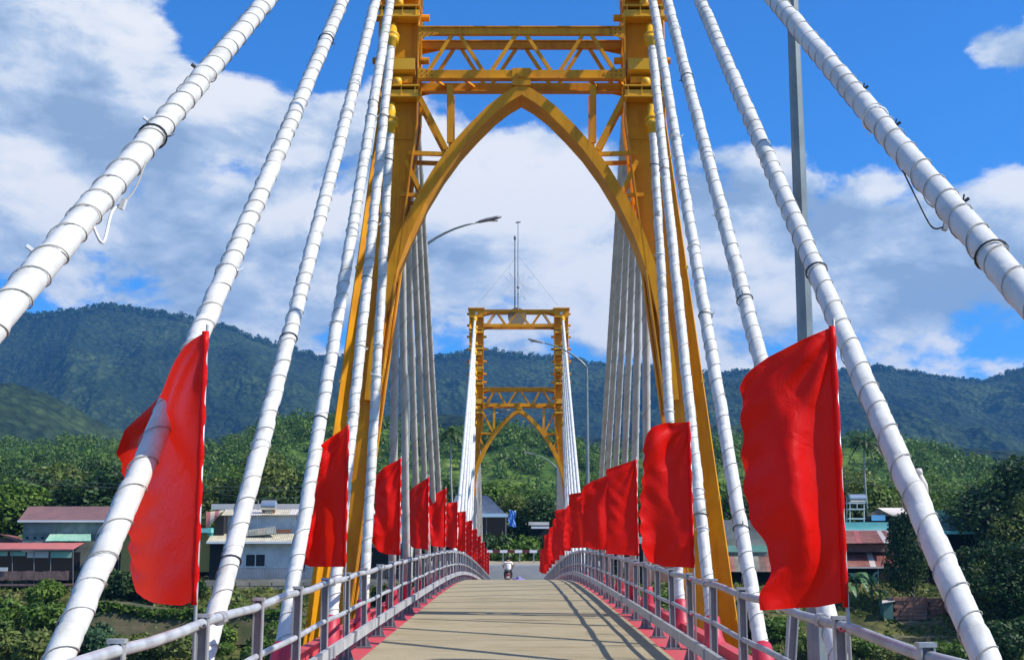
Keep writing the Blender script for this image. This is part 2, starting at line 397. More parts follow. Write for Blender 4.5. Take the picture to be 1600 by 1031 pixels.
# ------------------------------------------------------------------ terrain
def far_road_z(Y):
    z0 = deckz(Y1)
    t = np.clip((Y-Y1)/9.5, 0, 1); t = t*t*(3-2*t)
    return z0+(10.12-z0)*t
def gz(X, Y):
    X = np.asarray(X, float); Y = np.asarray(Y, float)
    n = fbm(X, Y, 9., 4, 11)-.5
    near = 7.6+0*X
    bank = np.clip((Y-111)/29., 0, 1)
    st = bank*7.9+np.sin(bank*9.)*.35+n*2.2*np.clip(bank*4, 0, 1)*np.clip((150-Y)/10, .1, 1)
    back = np.clip((Y-175)/260, 0, 1)*14
    far = st+back
    tn = np.clip((6.-Y)/9., 0, 1)
    base = np.where(Y < 60, near*tn*tn*(3-2*tn), far)
    ab = np.clip((14-np.abs(X))/8., 0, 1); ab = ab*ab*(3-2*ab)*np.clip((Y-106)/6, 0, 1)
    base = base*(1-ab)+(far_road_z(np.minimum(Y, 129.))-.35)*ab
    return base
def dense(a, b, n0, lo, hi, n1): return np.concatenate([np.linspace(lo, a, n1, endpoint=False), np.linspace(a, b, n0), np.linspace(b, hi, n1+1)[1:]])
grid_mesh('ground', dense(-75, 75, 260, -3300, 3300, 24), np.concatenate([np.linspace(-280, 0, 8), np.linspace(2, 100, 16), np.linspace(101, 200, 150), np.linspace(205, 440, 30), np.linspace(500, 4100, 14)]), gz, M['ground'])
wb = MB(); wb.add([(-3300,-1.5,.75),(3300,-1.5,.75),(3300,116,.75),(-3300,116,.75)], [(0,1,2,3)])
tag(wb.build('river_water', M['water']), kind='structure')

def crest_fn(cp, Yd):
    pts = [(at(x, y, Yd).x, at(x, y, Yd).z) for x, y in cp]; xs = np.array([p[0] for p in pts]); zs = np.array([p[1] for p in pts])
    return lambda X: np.interp(X, xs, zs)
MC = [(-1400,640),(-800,560),(-400,590),(-200,545),(0,502),(60,489),(110,488),(165,475),(215,483),(290,497),(330,510),(420,535),(500,556),(570,560),(620,560),(680,560),(720,550),(750,545),(800,556),(870,560),(930,572),(1010,576),(1090,583),(1160,578),(1230,578),(1330,580),(1375,572),(1430,586),(1480,592),(1530,597),(1560,588),(1600,576),(1750,545),(2000,590),(2500,560),(3200,620)]
YM = 3000.
mf = crest_fn(MC, YM)
def mz(X, Y):
    H = mf(X)+fbm(X, Y*0, 60., 3, 5)*16-8
    t = (Y-YM)
    s = np.where(t < 0, np.clip(1+t/1500., 0, 1), np.clip(1-t/1100., 0, 1))
    s = np.where(t < 0, s**1.25, s)
    rid = fbm(X+.25*(Y-YM), Y*.45, 420., 5, 21, .52, True)-.5
    rid2 = fbm(X, Y, 120., 4, 31, .55)-.5
    env = np.clip(np.abs(t)/350., 0, 1)*np.clip(s*3, 0, 1)
    z = 8+(H-8)*s+env*(rid*230+rid2*45)
    z += (fbm(X, Y, 16., 2, 41)-.5)*9*np.clip(s*6, 0, 1)
    return np.minimum(np.where(s > 0, z, -5.), 745)
grid_mesh('mountain_range', np.concatenate([np.linspace(-3200,-1300,120,endpoint=False), np.linspace(-1300,1300,560), np.linspace(1310,3200,120)]),
          np.concatenate([np.linspace(1480,2500,130,endpoint=False), np.linspace(2500,3060,110), np.linspace(3080,4100,20)]), mz, M['mountain'])
# lower spur, darker ridge in front of the range
SC_ = [(-1500,700),(-600,640),(-200,600),(0,606),(60,612),(120,640),(180,672),(260,690),(400,690),(520,672),(640,650),(720,655),(800,668),(900,690),(1000,690),(1100,676),(1180,672),(1260,690),(1330,700),(1420,712),(1500,706),(1540,712),(1600,722),(1800,700),(2400,680)]
YS = 1300.; sf = crest_fn(SC_, YS)
def sz(X, Y):
    t = Y-YS; s = np.where(t < 0, np.clip(1+t/500., 0, 1), np.clip(1-t/400., 0, 1))
    s = s*s*(3-2*s)
    z = 12+(sf(X)-12)*s+np.clip(s*2, 0, 1)*((fbm(X+.3*Y, Y*.5, 150., 4, 61, .5, True)-.55)*42*np.clip(np.abs(t)/160, .1, 1)+(fbm(X, Y, 9., 2, 71)-.5)*7)
    return np.where(s > 0, z, -5.)
grid_mesh('wooded_spur', np.concatenate([np.linspace(-2200,-640,60,endpoint=False), np.linspace(-640,640,420), np.linspace(644,2200,60)]), np.concatenate([np.linspace(790,1320,190), np.linspace(1326,1720,14)]), sz, M['mountain'])
HC = [(-1200,705),(-500,690),(-100,700),(0,705),(100,700),(220,705),(330,712),(400,690),(450,670),(510,664),(560,668),(620,676),(680,690),(740,686),(790,680),(840,688),(900,706),(960,722),(1040,716),(1110,700),(1180,690),(1260,700),(1330,695),(1400,700),(1450,712),(1490,735),(1540,752),(1600,760),(1800,735),(2200,720)]
YH = 560.; hf = crest_fn(HC, YH)
def hz(X, Y):
    t = Y-YH; s = np.where(t < 0, np.clip(1+t/230., 0, 1), np.clip(1-t/200., 0, 1))
    s = s*s*(3-2*s)
    z = 14+(hf(X)-14)*s+np.clip(s*2, 0, 1)*((fbm(X, Y, 70., 4, 81)-.5)*9*np.clip(np.abs(t)/60, .1, 1)+(fbm(X, Y, 5., 2, 91)-.5)*2.4)
    return np.where(s > 0, z, -5.)
grid_mesh('green_hills', np.concatenate([np.linspace(-900,-300,40,endpoint=False), np.linspace(-300,300,300), np.linspace(304,900,40)]), np.concatenate([np.linspace(332,575,130), np.linspace(580,750,12)]), hz, M['hill'])

# ------------------------------------------------------------------ foliage
def leaf_arrays(blobs, n, size, rng, flat=0.):
    """leaf quads scattered through the outer part of ellipsoid blobs"""
    w_ = np.array([b[3]*b[4]*b[5] for b in blobs])**.66; w_ /= w_.sum()
    k = rng.choice(len(blobs), n, p=w_); B = np.array(blobs)[k]
    d = rng.normal(size=(n, 3)); d /= np.linalg.norm(d, axis=1)[:, None]
    rr = (.55+.5*rng.random(n)**.8)[:, None]
    c = B[:, :3]+d*rr*B[:, 3:6]
    nrm = d+rng.normal(size=(n, 3))*.75+np.array([0, 0, .35]); nrm /= np.linalg.norm(nrm, axis=1)[:, None]
    a = np.cross(nrm, rng.normal(size=(n, 3))); a /= np.linalg.norm(a, axis=1)[:, None]; b = np.cross(nrm, a)
    s = (size*(.55+.9*rng.random(n)))[:, None]
    v = np.stack([c-a*s-b*s*.15, c+b*s*.55, c+a*s+nrm*s*.15, c-b*s*.55], 1)
    return v.reshape(-1, 3)
def leaf_mesh(name, arrs, m):
    co_ = np.concatenate(arrs); q = np.arange(len(co_)).reshape(-1, 4)
    me = bpy.data.meshes.new(name); fast_mesh(me, co_, q); me.materials.append(m); return me
def crown_blobs(h, r, rng, n=9, base=.35, top=1.):
    bl = []
    for i in range(n):
        t = i/(n-1); z = h*(base+(top-base)*(t*.86)); rr = r*math.sin(math.pi*min(.97, .22+.68*t))**.7
        a = rng.random()*6.28; off = rr*(.62*rng.random()**.5)
        s = r*(.34+.26*rng.random())*(1.15-.4*t)
        bl.append((math.cos(a)*off, math.sin(a)*off, z, s*1.1, s*1.1, s*.85))
    bl.append((0, 0, h*(base+.4*(top-base)), r*.62, r*.62, h*.26))
    return bl
RNG = np.random.default_rng(5)
def make_tree_meshes(h, r, m, n=2600, leaf=.28, nb=9, base=.35, seed=0):
    rng = np.random.default_rng(seed); bl = crown_blobs(h, r, rng, nb, base)
    lm = leaf_mesh('crown', [leaf_arrays(bl, n, leaf, rng)], m)
    mb = MB(); lean = (rng.random()-.5)*.6
    mb.tube([(0,0,-.6),(lean*.3,0,h*.25),(lean,.1,h*.5),(lean*.8,0,h*.8)], [r*.085,r*.07,r*.05,r*.02], 7)
    for i in range(5):
        b = bl[i+1]; z0 = h*(.25+.08*i)
        mb.tube([(lean*.5,0,z0), (b[0]*.5, b[1]*.5, (z0+b[2])/2+.2), (b[0], b[1], b[2])], [r*.04, r*.028, r*.01], 5)
    tm = bpy.data.meshes.new('trunk'); tm.from_pydata(mb.v, [], mb.f); tm.materials.append(M['bark'])
    return lm, tm
TM = {}
def tree_kind(k):
    if k not in TM:
        i = int(k[-1]) if k[-1].isdigit() else 0
        m = {'d': 'leaf_dark', 'm': 'leaf_mid', 'l': 'leaf_lime', 'b': 'leaf_blue'}[k[0]]
        TM[k] = make_tree_meshes(8., 3.3, M[m], 9000, .145, 12, .30, 50+i*7+ord(k[0]))
    return TM[k]
def tree(x, y, Y, hpx, kind, label, wide=1., cat='tree', name='broadleaf_tree', group=None, base=None):
    """x: pixel column, y: pixel row of the crown top, Y: distance; stands on the terrain"""
    p = at(x, y, Y); g = float(gz(p.x, Y)); h = max(1.5, p.z-g)
    s = h/8.6
    lm, tm = tree_kind(kind)
    r = empty(name, (p.x, Y, g), label, cat, group)
    r.scale = (s*wide, s*wide, s); r.rotation_euler.z = random.uniform(0, 6.28)
    for nm, me in (('crown', lm), ('trunk', tm)):
        o = bpy.data.objects.new(nm, me); COL.objects.link(o); o.parent = r
    return r
def bush_mesh(m, seed, n=2600, leaf=.085):
    rng = np.random.default_rng(seed)
    bl = [(rng.normal()*.45, rng.normal()*.45, .35+.45*rng.random(), .5, .5, .42) for i in range(6)]
    return leaf_mesh('foliage', [leaf_arrays(bl, n, leaf, rng)], m)
BM = {}
def bush(x, y, Y, w_, kind, label, h=None, name='bush', cat='bush', lift=0.):
    """x,y pixel of the centre, w_ half width in metres"""
    if kind not in BM: BM[kind] = bush_mesh(M[{'d':'leaf_dark','m':'leaf_mid','l':'leaf_lime','b':'leaf_blue'}[kind[0]]], sum(map(ord, kind)))
    if Y < 136:                                          # let the bush stand where its foot meets the bank
        for Yc in np.arange(113, 141, .5):
            q = at(x, y+w_*9, Yc)
            if float(gz(q.x, Yc)) >= q.z: Y = float(Yc); break
    p = at(x, y, Y); g = float(gz(p.x, Y))
    o = bpy.data.objects.new(name, BM[kind]); COL.objects.link(o)
    hh = h or (3.2 if Y > 135.4 and 740 < x < 890 else w_*.95); o.location = (p.x, Y, g-.15); o.scale = (w_, w_, hh); o.rotation_euler.z = random.uniform(0, 6)
    return tag(o, label, cat)

# ------------------------------------------------------------------ bridge deck (setting)
ys = np.arange(Y0, Y1+.01, 1.0)
def ribbon(mb, x0, x1, zt, zb, ys_):
    """solid strip following the camber: top at deck+zt, bottom at deck+zb"""
    n = len(ys_); vs = []
    for y in ys_:
        d = deckz(y); vs += [(x0, y, d+zt), (x1, y, d+zt), (x1, y, d+zb), (x0, y, d+zb)]
    fs = []
    for i in range(n-1):
        a = i*4
        for j in range(4): fs.append((a+j, a+4+j, a+4+(j+1) % 4, a+(j+1) % 4))
    fs += [(0,1,2,3), tuple((n-1)*4+j for j in (3,2,1,0))]
    mb.add(vs, fs)
pan = 3.0
deck_root = None
mb = MB(); ribbon(mb, -2.0, 2.0, -.03, -.30, ys); deck = mb.build('bridge_deck', M['joint']); tag(deck, kind='structure')
yy = Y0; k = 0
while yy < Y1-.2:
    e = min(yy+pan, Y1); mb = MB()
    ribbon(mb, -2.05, 2.05, 0+random.uniform(-.003,.003), -.14, list(np.linspace(yy+.012, e-.012, 4)))
    mb.build('deck_slab', M['deck'], deck); yy = e; k += 1
for s in (-1, 1):
    mb = MB(); a, b = sorted((s*2.055, s*2.80)); ribbon(mb, a, b, -.035, -.32, ys); led = mb.build('edge_ledge', M['redkerb']); tag(led, kind='structure')
    mb = MB(); a, b = sorted((s*2.80, s*2.95)); ribbon(mb, a, b, .10, -.55, ys); tag(mb.build('edge_beam', M['redkerb']), kind='structure')
mb = MB()
for s in (-1.6, 0, 1.6): ribbon(mb, s-.15, s+.15, -.302, -1.0, ys)
tag(mb.build('deck_girder', M['galv']), kind='structure')
mb = MB(); mb.box(-4.5, 4.5, Y1+.02, Y1+2.5, 0, deckz(Y1)-.34); mb.box(-4.5, 4.5, Y0-3, Y0-.02, 0, deckz(Y0)-.34)
tag(mb.build('bridge_abutment', M['concrete']), kind='structure')

# far road and near approach
mb = MB(); n = 14; vs = []; fs = []
for i in range(n):
    y = Y1+.03+i*(12.6/(n-1)); hw = 2.05+2.5*min(1, i/6)**2+ (8 if i > 8 else 0)*min(1, (i-8)/3)
    vs += [(-hw, y, float(far_road_z(y))+.0), (hw, y, float(far_road_z(y))+.0)]
for i in range(n-1): fs.append((2*i, 2*i+1, 2*i+3, 2*i+2))
mb.add(vs, fs); tag(mb.build('approach_road', M['asphalt']), kind='structure')
mb = MB(); mb.box(-9, 9, 126.2, 129.0, 9.2, 10.115); tag(mb.build('riverside_road', M['asphalt']), kind='structure')
mb = MB(); mb.box(-9, 9, 129.0, 129.3, 9.2, 10.29); tag(mb.build('road_kerb', M['kerbstone']), kind='structure')
mb = MB(); mb.hexa([(-9,129.3,9.2),(9,129.3,9.2),(9,134.5,9.2),(-9,134.5,9.2)], [(-9,129.3,10.27),(9,129.3,10.27),(9,134.5,10.62),(-9,134.5,10.62)]); tag(mb.build('road_verge', M['verge']), kind='structure')
mb = MB(); mb.box(-3.2, 3.2, -60, Y0-.02, 7.4, deckz(Y0)-.02); tag(mb.build('near_road', M['asphalt']), kind='structure')

# ------------------------------------------------------------------ railings
ordn = ['first','second','third','fourth','fifth','sixth','seventh','eighth','ninth','tenth','eleventh','twelfth','thirteenth','fourteenth']
def post_mesh():
    mb = MB()
    mb.box(-.034, .034, -.010, .010, -.04, 1.10)                       # web seen from the road
    mb.box(-.042, -.030, -.035, .035, -.04, 1.10); mb.box(.030, .042, -.035, .035, -.04, 1.10)
    mb.box(-.05, .05, -.04, .04, 1.09, 1.115)
    mb.poly([(-.11,-.006,-.03),(.11,-.006,-.03),(.045,-.006,.16),(-.045,-.006,.16)], (0,.012,0))
    mb.box(-.12,.12,-.09,.09,-.035,-.012)
    me = bpy.data.meshes.new('post'); me.from_pydata(mb.v, [], mb.f)
    for m_ in (M['post'], M['galv']): me.materials.append(m_)
    # lighter flanges, darker web: sunlit edges and shaded face put into the colours
    for i, p in enumerate(me.polygons): p.material_index = 1 if 6 <= i < 24 else 0
    return me
PM = post_mesh()
def railing(s, y_first):
    root = empty('bridge_railing', (s*2.25, 0, deckz(0)), 'grey steel tube railing along the %s edge of the bridge deck' % ('left' if s < 0 else 'right'), 'railing', 'railings along both deck edges')
    Y = np.arange(2.0, Y1, .8)
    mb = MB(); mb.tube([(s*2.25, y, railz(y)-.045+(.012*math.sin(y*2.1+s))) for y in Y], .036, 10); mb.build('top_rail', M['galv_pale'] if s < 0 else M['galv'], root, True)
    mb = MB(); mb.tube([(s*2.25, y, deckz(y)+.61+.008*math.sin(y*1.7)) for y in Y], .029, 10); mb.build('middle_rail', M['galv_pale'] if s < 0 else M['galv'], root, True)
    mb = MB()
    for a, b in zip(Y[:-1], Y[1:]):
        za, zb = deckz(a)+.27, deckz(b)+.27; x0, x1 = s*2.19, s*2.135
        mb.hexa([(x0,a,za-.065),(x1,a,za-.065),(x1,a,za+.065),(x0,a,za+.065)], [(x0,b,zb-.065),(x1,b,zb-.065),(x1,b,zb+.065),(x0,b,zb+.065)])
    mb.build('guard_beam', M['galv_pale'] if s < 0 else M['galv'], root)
    # rail couplings and beam splice plates
    k = 0; y = y_first
    while y < Y1-.3:
        o = bpy.data.objects.new('post', PM); COL.objects.link(o); o.parent = root
        o.location = (0, y, deckz(y)-deckz(0)); o.rotation_euler = (0, random.uniform(-.012,.012), random.uniform(-.03,.03))
        if s > 0 and k == 4: o.rotation_euler = (0, .10, .1)
        if k % 3 == 0:
            mb = MB(); yy_ = y+.55; mb.tube([(s*2.25, yy_-.07, railz(yy_-.07)-.045), (s*2.25, yy_+.07, railz(yy_+.07)-.045)], .053, 10)
            mb.build('rail_coupling', M['galv'], root, False)
            mb = MB(); z = deckz(yy_)+.27; a, b = sorted((s*2.134, s*2.118)); mb.box(a, b, y-.06, y+.06, deckz(y)+.20, deckz(y)+.34); mb.build('splice_plate', M['galv'], root)
        y += 2.05; k += 1
    return root
railing(-1, 3.62); railing(1, 3.40)

# ------------------------------------------------------------------ tower
TY = 26.2; TD = .75; TZ = EYE
def XO(z): z -= TZ; return 2.95+.118*max(0., 9.-z)
def XI(z): z -= TZ; return 2.13+.118*max(0., 9.-z)+(.0 if z > 0 else 0)
tower = empty('bridge_tower', (0, TY, deckz(TY)), 'tall yellow steel portal tower with pointed arch standing astride the near part of the bridge', 'bridge tower', 'yellow bridge towers')
def Zr(z): return TZ+z
# legs
for s in (-1, 1):
    zs = [Zr(-9.6), Zr(9.0), Zr(15.75)]
    def plate(pa, pb, th, nm, m=M['yellow']):
        """pa,pb: functions z->(x,y) of the two edges; plate between them with thickness vector th"""
        mb = MB()
        for z0, z1 in zip(zs[:-1], zs[1:]):
            a0, b0 = pa(z0), pb(z0); a1, b1 = pa(z1), pb(z1)
            mb.hexa([(s*a0[0],a0[1],z0),(s*b0[0],b0[1],z0),(s*(b0[0]+th[0]),b0[1]+th[1],z0),(s*(a0[0]+th[0]),a0[1]+th[1],z0)],
                    [(s*a1[0],a1[1],z1),(s*b1[0],b1[1],z1),(s*(b1[0]+th[0]),b1[1]+th[1],z1),(s*(a1[0]+th[0]),a1[1]+th[1],z1)])
        return mb.build(nm, m, tower)
    plate(lambda z: (XO(z), TY), lambda z: (XO(z)-.27, TY+.28), (.02, .02), 'outer_flange')
    plate(lambda z: (XO(z)-.27, TY+.282), lambda z: (XI(z)+.05, TY+.282), (0, .03), 'web_plate')
    # inner flange with slots
    mb = MB()
    for (ya, yb) in ((TY-.02, TY+.07), (TY+.21, TY+.30)):
        for z0, z1 in zip(zs[:-1], zs[1:]):
            mb.hexa([(s*XI(z0),ya,z0),(s*(XI(z0)+.025),ya,z0),(s*(XI(z0)+.025),yb,z0),(s*XI(z0),yb,z0)], [(s*XI(z1),ya,z1),(s*(XI(z1)+.025),ya,z1),(s*(XI(z1)+.025),yb,z1),(s*XI(z1),yb,z1)])
    z = Zr(-2.4)
    while z < Zr(15.5):
        mb.hexa([(s*(XI(z)+.002),TY+.07,z),(s*(XI(z)+.023),TY+.07,z),(s*(XI(z)+.023),TY+.21,z),(s*(XI(z)+.002),TY+.21,z)],
                [(s*(XI(z+.22)+.002),TY+.07,z+.22),(s*(XI(z+.22)+.023),TY+.07,z+.22),(s*(XI(z+.22)+.023),TY+.21,z+.22),(s*(XI(z+.22)+.002),TY+.21,z+.22)])
        z += 1.05
    mb.build('inner_flange', M['yellow'], tower)
    mb = MB()
    for z0, z1 in zip(zs[:-1], zs[1:]):
        xa0, xb0, xa1, xb1 = XI(z0)+.02, XO(z0)-.02, XI(z1)+.02, XO(z1)-.02
        mb.hexa([(s*xa0,TY+TD-.02,z0),(s*xb0,TY+TD-.02,z0),(s*xb0,TY+TD+.02,z0),(s*xa0,TY+TD+.02,z0)], [(s*xa1,TY+TD-.02,z1),(s*xb1,TY+TD-.02,z1),(s*xb1,TY+TD+.02,z1),(s*xa1,TY+TD+.02,z1)])
    for xx in (XI, XO):
        for z0, z1 in zip(zs[:-1], zs[1:]):
            mb.hexa([(s*(xx(z0)-.015),TY+TD-.14,z0),(s*(xx(z0)+.015),TY+TD-.14,z0),(s*(xx(z0)+.015),TY+TD+.06,z0),(s*(xx(z0)-.015),TY+TD+.06,z0)],
                    [(s*(xx(z1)-.015),TY+TD-.14,z1),(s*(xx(z1)+.015),TY+TD-.14,z1),(s*(xx(z1)+.015),TY+TD+.06,z1),(s*(xx(z1)-.015),TY+TD+.06,z1)])
    mb.build('rear_flange', M['yellow'], tower)
    # battens tying front and rear
    z = Zr(-1.5)
    while z < Zr(9):
        mb = MB()
        for xx in (XI(z)+.1, XO(z)-.2):
            mb.bar((s*xx, TY+.315, z), (s*xx, TY+TD-.025, z), .05, .10)
        mb.build('tie_batten', M['yellow'], tower); z += 2.1
    # small climbing cleats and bolts along the outer edge
    for z in np.arange(Zr(-1), Zr(9), 2.3):
        mb = MB(); mb.box(s*(XO(z)+.0)-.03, s*(XO(z)+.0)+.03, TY-.03, TY-.002, z, z+.06); mb.build('edge_cleat', M['yellow_fit'], tower)
    # splice plate
    mb = MB(); mb.box(min(s*2.17, s*2.9), max(s*2.17, s*2.9), TY+.262, TY+.278, Zr(8.7), Zr(9.3)); mb.build('splice_plate', M['yellow'], tower)
# column heads: cable shelves, nuts, side pins
SOCK = [9.26, 11.0, 11.95, 13.15, 14.2, 14.95]      # height of socket faces for cables from the tower outwards
HEADS = [9.62, 11.36, 12.3, 13.45, 14.45]
for s in (-1, 1):
    for i, hz_ in enumerate(HEADS):
        for face in (0, 1):
            y0, y1 = (TY-.12, TY+.262) if face == 0 else (TY+TD+.022, TY+TD+.34)
            mb = MB(); xa, xb = sorted((s*2.10, s*2.99))
            mb.box(xa, xb, y0, y1, Zr(hz_+.10), Zr(hz_+.13)); mb.box(xa, xb, y0, y1, Zr(hz_-.13), Zr(hz_-.10))
            for xx in (2.19, 2.47, 2.72, 2.90): mb.box(s*xx-.012, s*xx+.012, y0+.02, y1-.003, Zr(hz_-.098), Zr(hz_+.098))
            mb.box(xa+.03, xb-.03, y0+.04 if face == 0 else y1-.06, y0+.06 if face == 0 else y1-.04, Zr(hz_-.097), Zr(hz_+.03))
            o = mb.build('cable_shelf', M['yellow_fit'], tower)
            mb = MB(); yc = y0+.12 if face == 0 else y1-.12
            mb.tube([(s*2.56, yc, Zr(hz_+.131)), (s*2.56, yc, Zr(hz_+.25)), (s*2.56, yc, Zr(hz_+.30)), (s*2.56, yc, Zr(hz_+.32))], [.10,.10,.08,.03], 12); mb.build('anchor_nut', M['yellow_fit'], o, True)
            mb = MB()
            for xx in (2.14, 2.92): mb = MB(); mb.poly([(s*xx-.015, y0+.02, Zr(hz_-.131)), (s*xx-.015, y1-.02, Zr(hz_-.131)), (s*xx-.015, y1-.02, Zr(hz_-.40))], (.03, 0, 0)); mb.build('shelf_bracket', M['yellow_fit'], o)
    for z in (15.55, 14.85, 14.15, 13.4, 12.65, 11.9, 11.4, 10.45):
        for (xa, xb) in ((1.94, 2.12), (2.96, 3.12)):
            mb = MB(); mb.tube([(s*xa, TY+.38, Zr(z)), (s*xb, TY+.38, Zr(z))], .075, 10); mb.build('side_pin', M['yellow'], tower)
    for z in (10.1, 12.0, 13.0):                        # bright stiffener blocks between the shelves
        mb = MB(); xa, xb = sorted((s*2.20, s*2.92)); mb.poly([(xa, TY-.06, Zr(z)), (xa, TY-.06, Zr(z+.24)), (xa, TY+.26, Zr(z+.30)), (xa, TY+.26, Zr(z-.12)) ], (xb-xa, 0, 0)); mb.build('stiffener', M['yellow_fit'], tower)
        mb = MB(); mb.box(xa+.05, xb-.05, TY+.02, TY+.26, Zr(z-.26), Zr(z-.13)); mb.build('stiffener', M['yellow'], tower)
    mb = MB(); xa, xb = sorted((s*2.05, s*3.05)); mb.box(xa, xb, TY-.12, TY+TD+.15, Zr(15.77), Zr(15.85))
    mb.box(xa+.06, xb-.06, TY-.02, TY+.0, Zr(15.27), Zr(15.75)); mb.build('column_cap', M['yellow'], tower)
    mb = MB(); mb.box(s*2.55-.07, s*2.55+.07, TY-.03, TY-.021, Zr(15.45), Zr(15.59)); mb.build('hole_plate', M['white'], tower)  # white plate standing in for a square see-through hole
# cross trusses
def truss(zb, zt, half, nm, ch=.17, plates=True):
    root = None
    for (y, k) in ((TY-.02, 0), (TY+TD-.02, 1)):
        mb = MB(); mb.box(-half, half, y-.0, y+.12, Zr(zt-ch), Zr(zt)); 
        mb.box(-half, half, y-.04, y+.16, Zr(zt)+.001, Zr(zt)+.025); c = mb.build('upper_chord', M['yellow'], tower)
        mb = MB(); mb.box(-half, half, y, y+.12, Zr(zb), Zr(zb+ch+.03)); mb.box(-half, half, y-.04, y+.16, Zr(zb)-.026, Zr(zb)-.001); mb.build('lower_chord', M['yellow'], tower)
        for xb, xt in ((-1.92,-1.45),(-.80,-1.28),(-.62,-.12),(.60,.10),(.80,1.27),(1.92,1.46)):
            mb = MB(); mb.bar((xb, y+.06+.02*k, Zr(zb+ch+.03)), (xt, y+.06+.02*k, Zr(zt-ch)), .07, .075, (0,1,0)); mb.build('diagonal_brace', M['yellow'], tower)
    for s in (-1, 1):
        for y in (TY-.035, TY+TD+.105):
            x0 = s*half; x1 = s*(half-.42)
            for zz in (zt-ch-.1, zb-.08):
                mb = MB(); mb.poly([(x0,y,Zr(zz)),(x1,y,Zr(zz+.1)),(x1,y,Zr(zz+ch+.06)),(x0,y,Zr(zz+ch+.16))], (0,.013,0)); mb.build('gusset_plate', M['yellow'], tower)
            mb = MB()
            for zz in (zt-.09, zb+.09):
                for dx in (.08,.18,.28):
                    for dz in (-.04,.05): mb.tube([(x0-s*dx, y-.015, Zr(zz+dz)), (x0-s*dx, y+.001, Zr(zz+dz))], .016, 6)
            tag(mb.build('bolt_group', M['rust'], tower), kind='stuff')
    # cross ties between front and rear faces
    for x in (-1.9, -1.3, -.1, 1.3, 1.9):
        mb = MB(); mb.bar((x, TY+.10, Zr(zb+.08)), (x+.3, TY+TD-.02, Zr(zb+.08)), .05, .05); mb.build('cross_tie', M['yellow'], tower)
truss(9.93, 11.02, 2.13, 'mid', .14); truss(14.72, 15.72, 2.13, 'top', .13)
mb = MB(); mb.box(-.19, .19, TY-.05, TY+.14, Zr(9.76), Zr(10.13)); mb.box(-.07, .07, TY-.10, TY-.061, Zr(9.92), Zr(10.06)); mb.build('crown_plate', M['yellow'], tower)
# pointed arch
ap = [(813,139),(790,154),(767,172),(738,201),(711,231),(684,268),(658,311),(632,365),(609,428),(594,495),(584,565),(578,625)]
AP = [(abs(at(x, y, TY).x-.085), at(x, y, TY).z) for x, y in ap]; AP[0] = (0.0, AP[0][1])
for s in (-1, 1):
    for seg, (y0, y1) in enumerate(((TY-.02, TY+TD+.02),)):
        mb = MB(); vs = []
        for i, (x, z) in enumerate(AP):
            a = AP[max(0, i-1)]; b = AP[min(len(AP)-1, i+1)]; dx, dz = b[0]-a[0], b[1]-a[1]; l = math.hypot(dx, dz); nx, nz = -dz/l, dx/l
            if i == 0: nx, nz = 0, 1.25
            h = .108
            ox, oz = x+nx*h, z+nz*h; ix, iz = x-nx*h, z-nz*h
            if nz < 0: ox, oz, ix, iz = ix, iz, ox, oz
            vs += [(s*ox, y0, oz), (s*ix, y0, iz), (s*ix, y1, iz), (s*ox, y1, oz)]
        fs = []
        for i in range(len(AP)-1):
            k = i*4
            for j in range(4): fs.append((k+j, k+(j+1) % 4, k+4+(j+1) % 4, k+4+j))
        e = (len(AP)-1)*4; fs.append((e, e+1, e+2, e+3)); fs.append((0,1,2,3))
        mb.add(vs, fs); mb.build('arch_rib', M['yellow'], tower)
    for y in (TY+.02, TY+TD-.08):
        pts = [((703,132),(703,222),.13),((650,140),(697,232),.10),((638,238),(700,240),.085),((634,250),(657,298),.085),((624,303),(652,304),.075)]
        for (a, b, w_) in pts:
            pa, pb = at(*a, TY), at(*b, TY); pa.x -= .085; pb.x -= .085; mb = MB(); mb.bar((s*abs(pa.x), y+.04, pa.z), (s*abs(pb.x), y+.04, pb.z), w_, .07, (0,1,0))
            mb.build('spandrel_strut', M['yellow'], tower)
# concrete footing in the river
for s in (-1, 1):
    mb = MB(); mb.box(s*5.1-1.1, s*5.1+1.1, TY-.9, TY+1.6, -.3, 1.9); tag(mb.build('pier_footing', M['concrete'], tower))
tower.location.x = .085
far_tower = copy_tree(tower, (.085, TY+52.4, deckz(TY)-.54), 'smaller looking yellow portal tower at the far end carrying masts and a starburst')

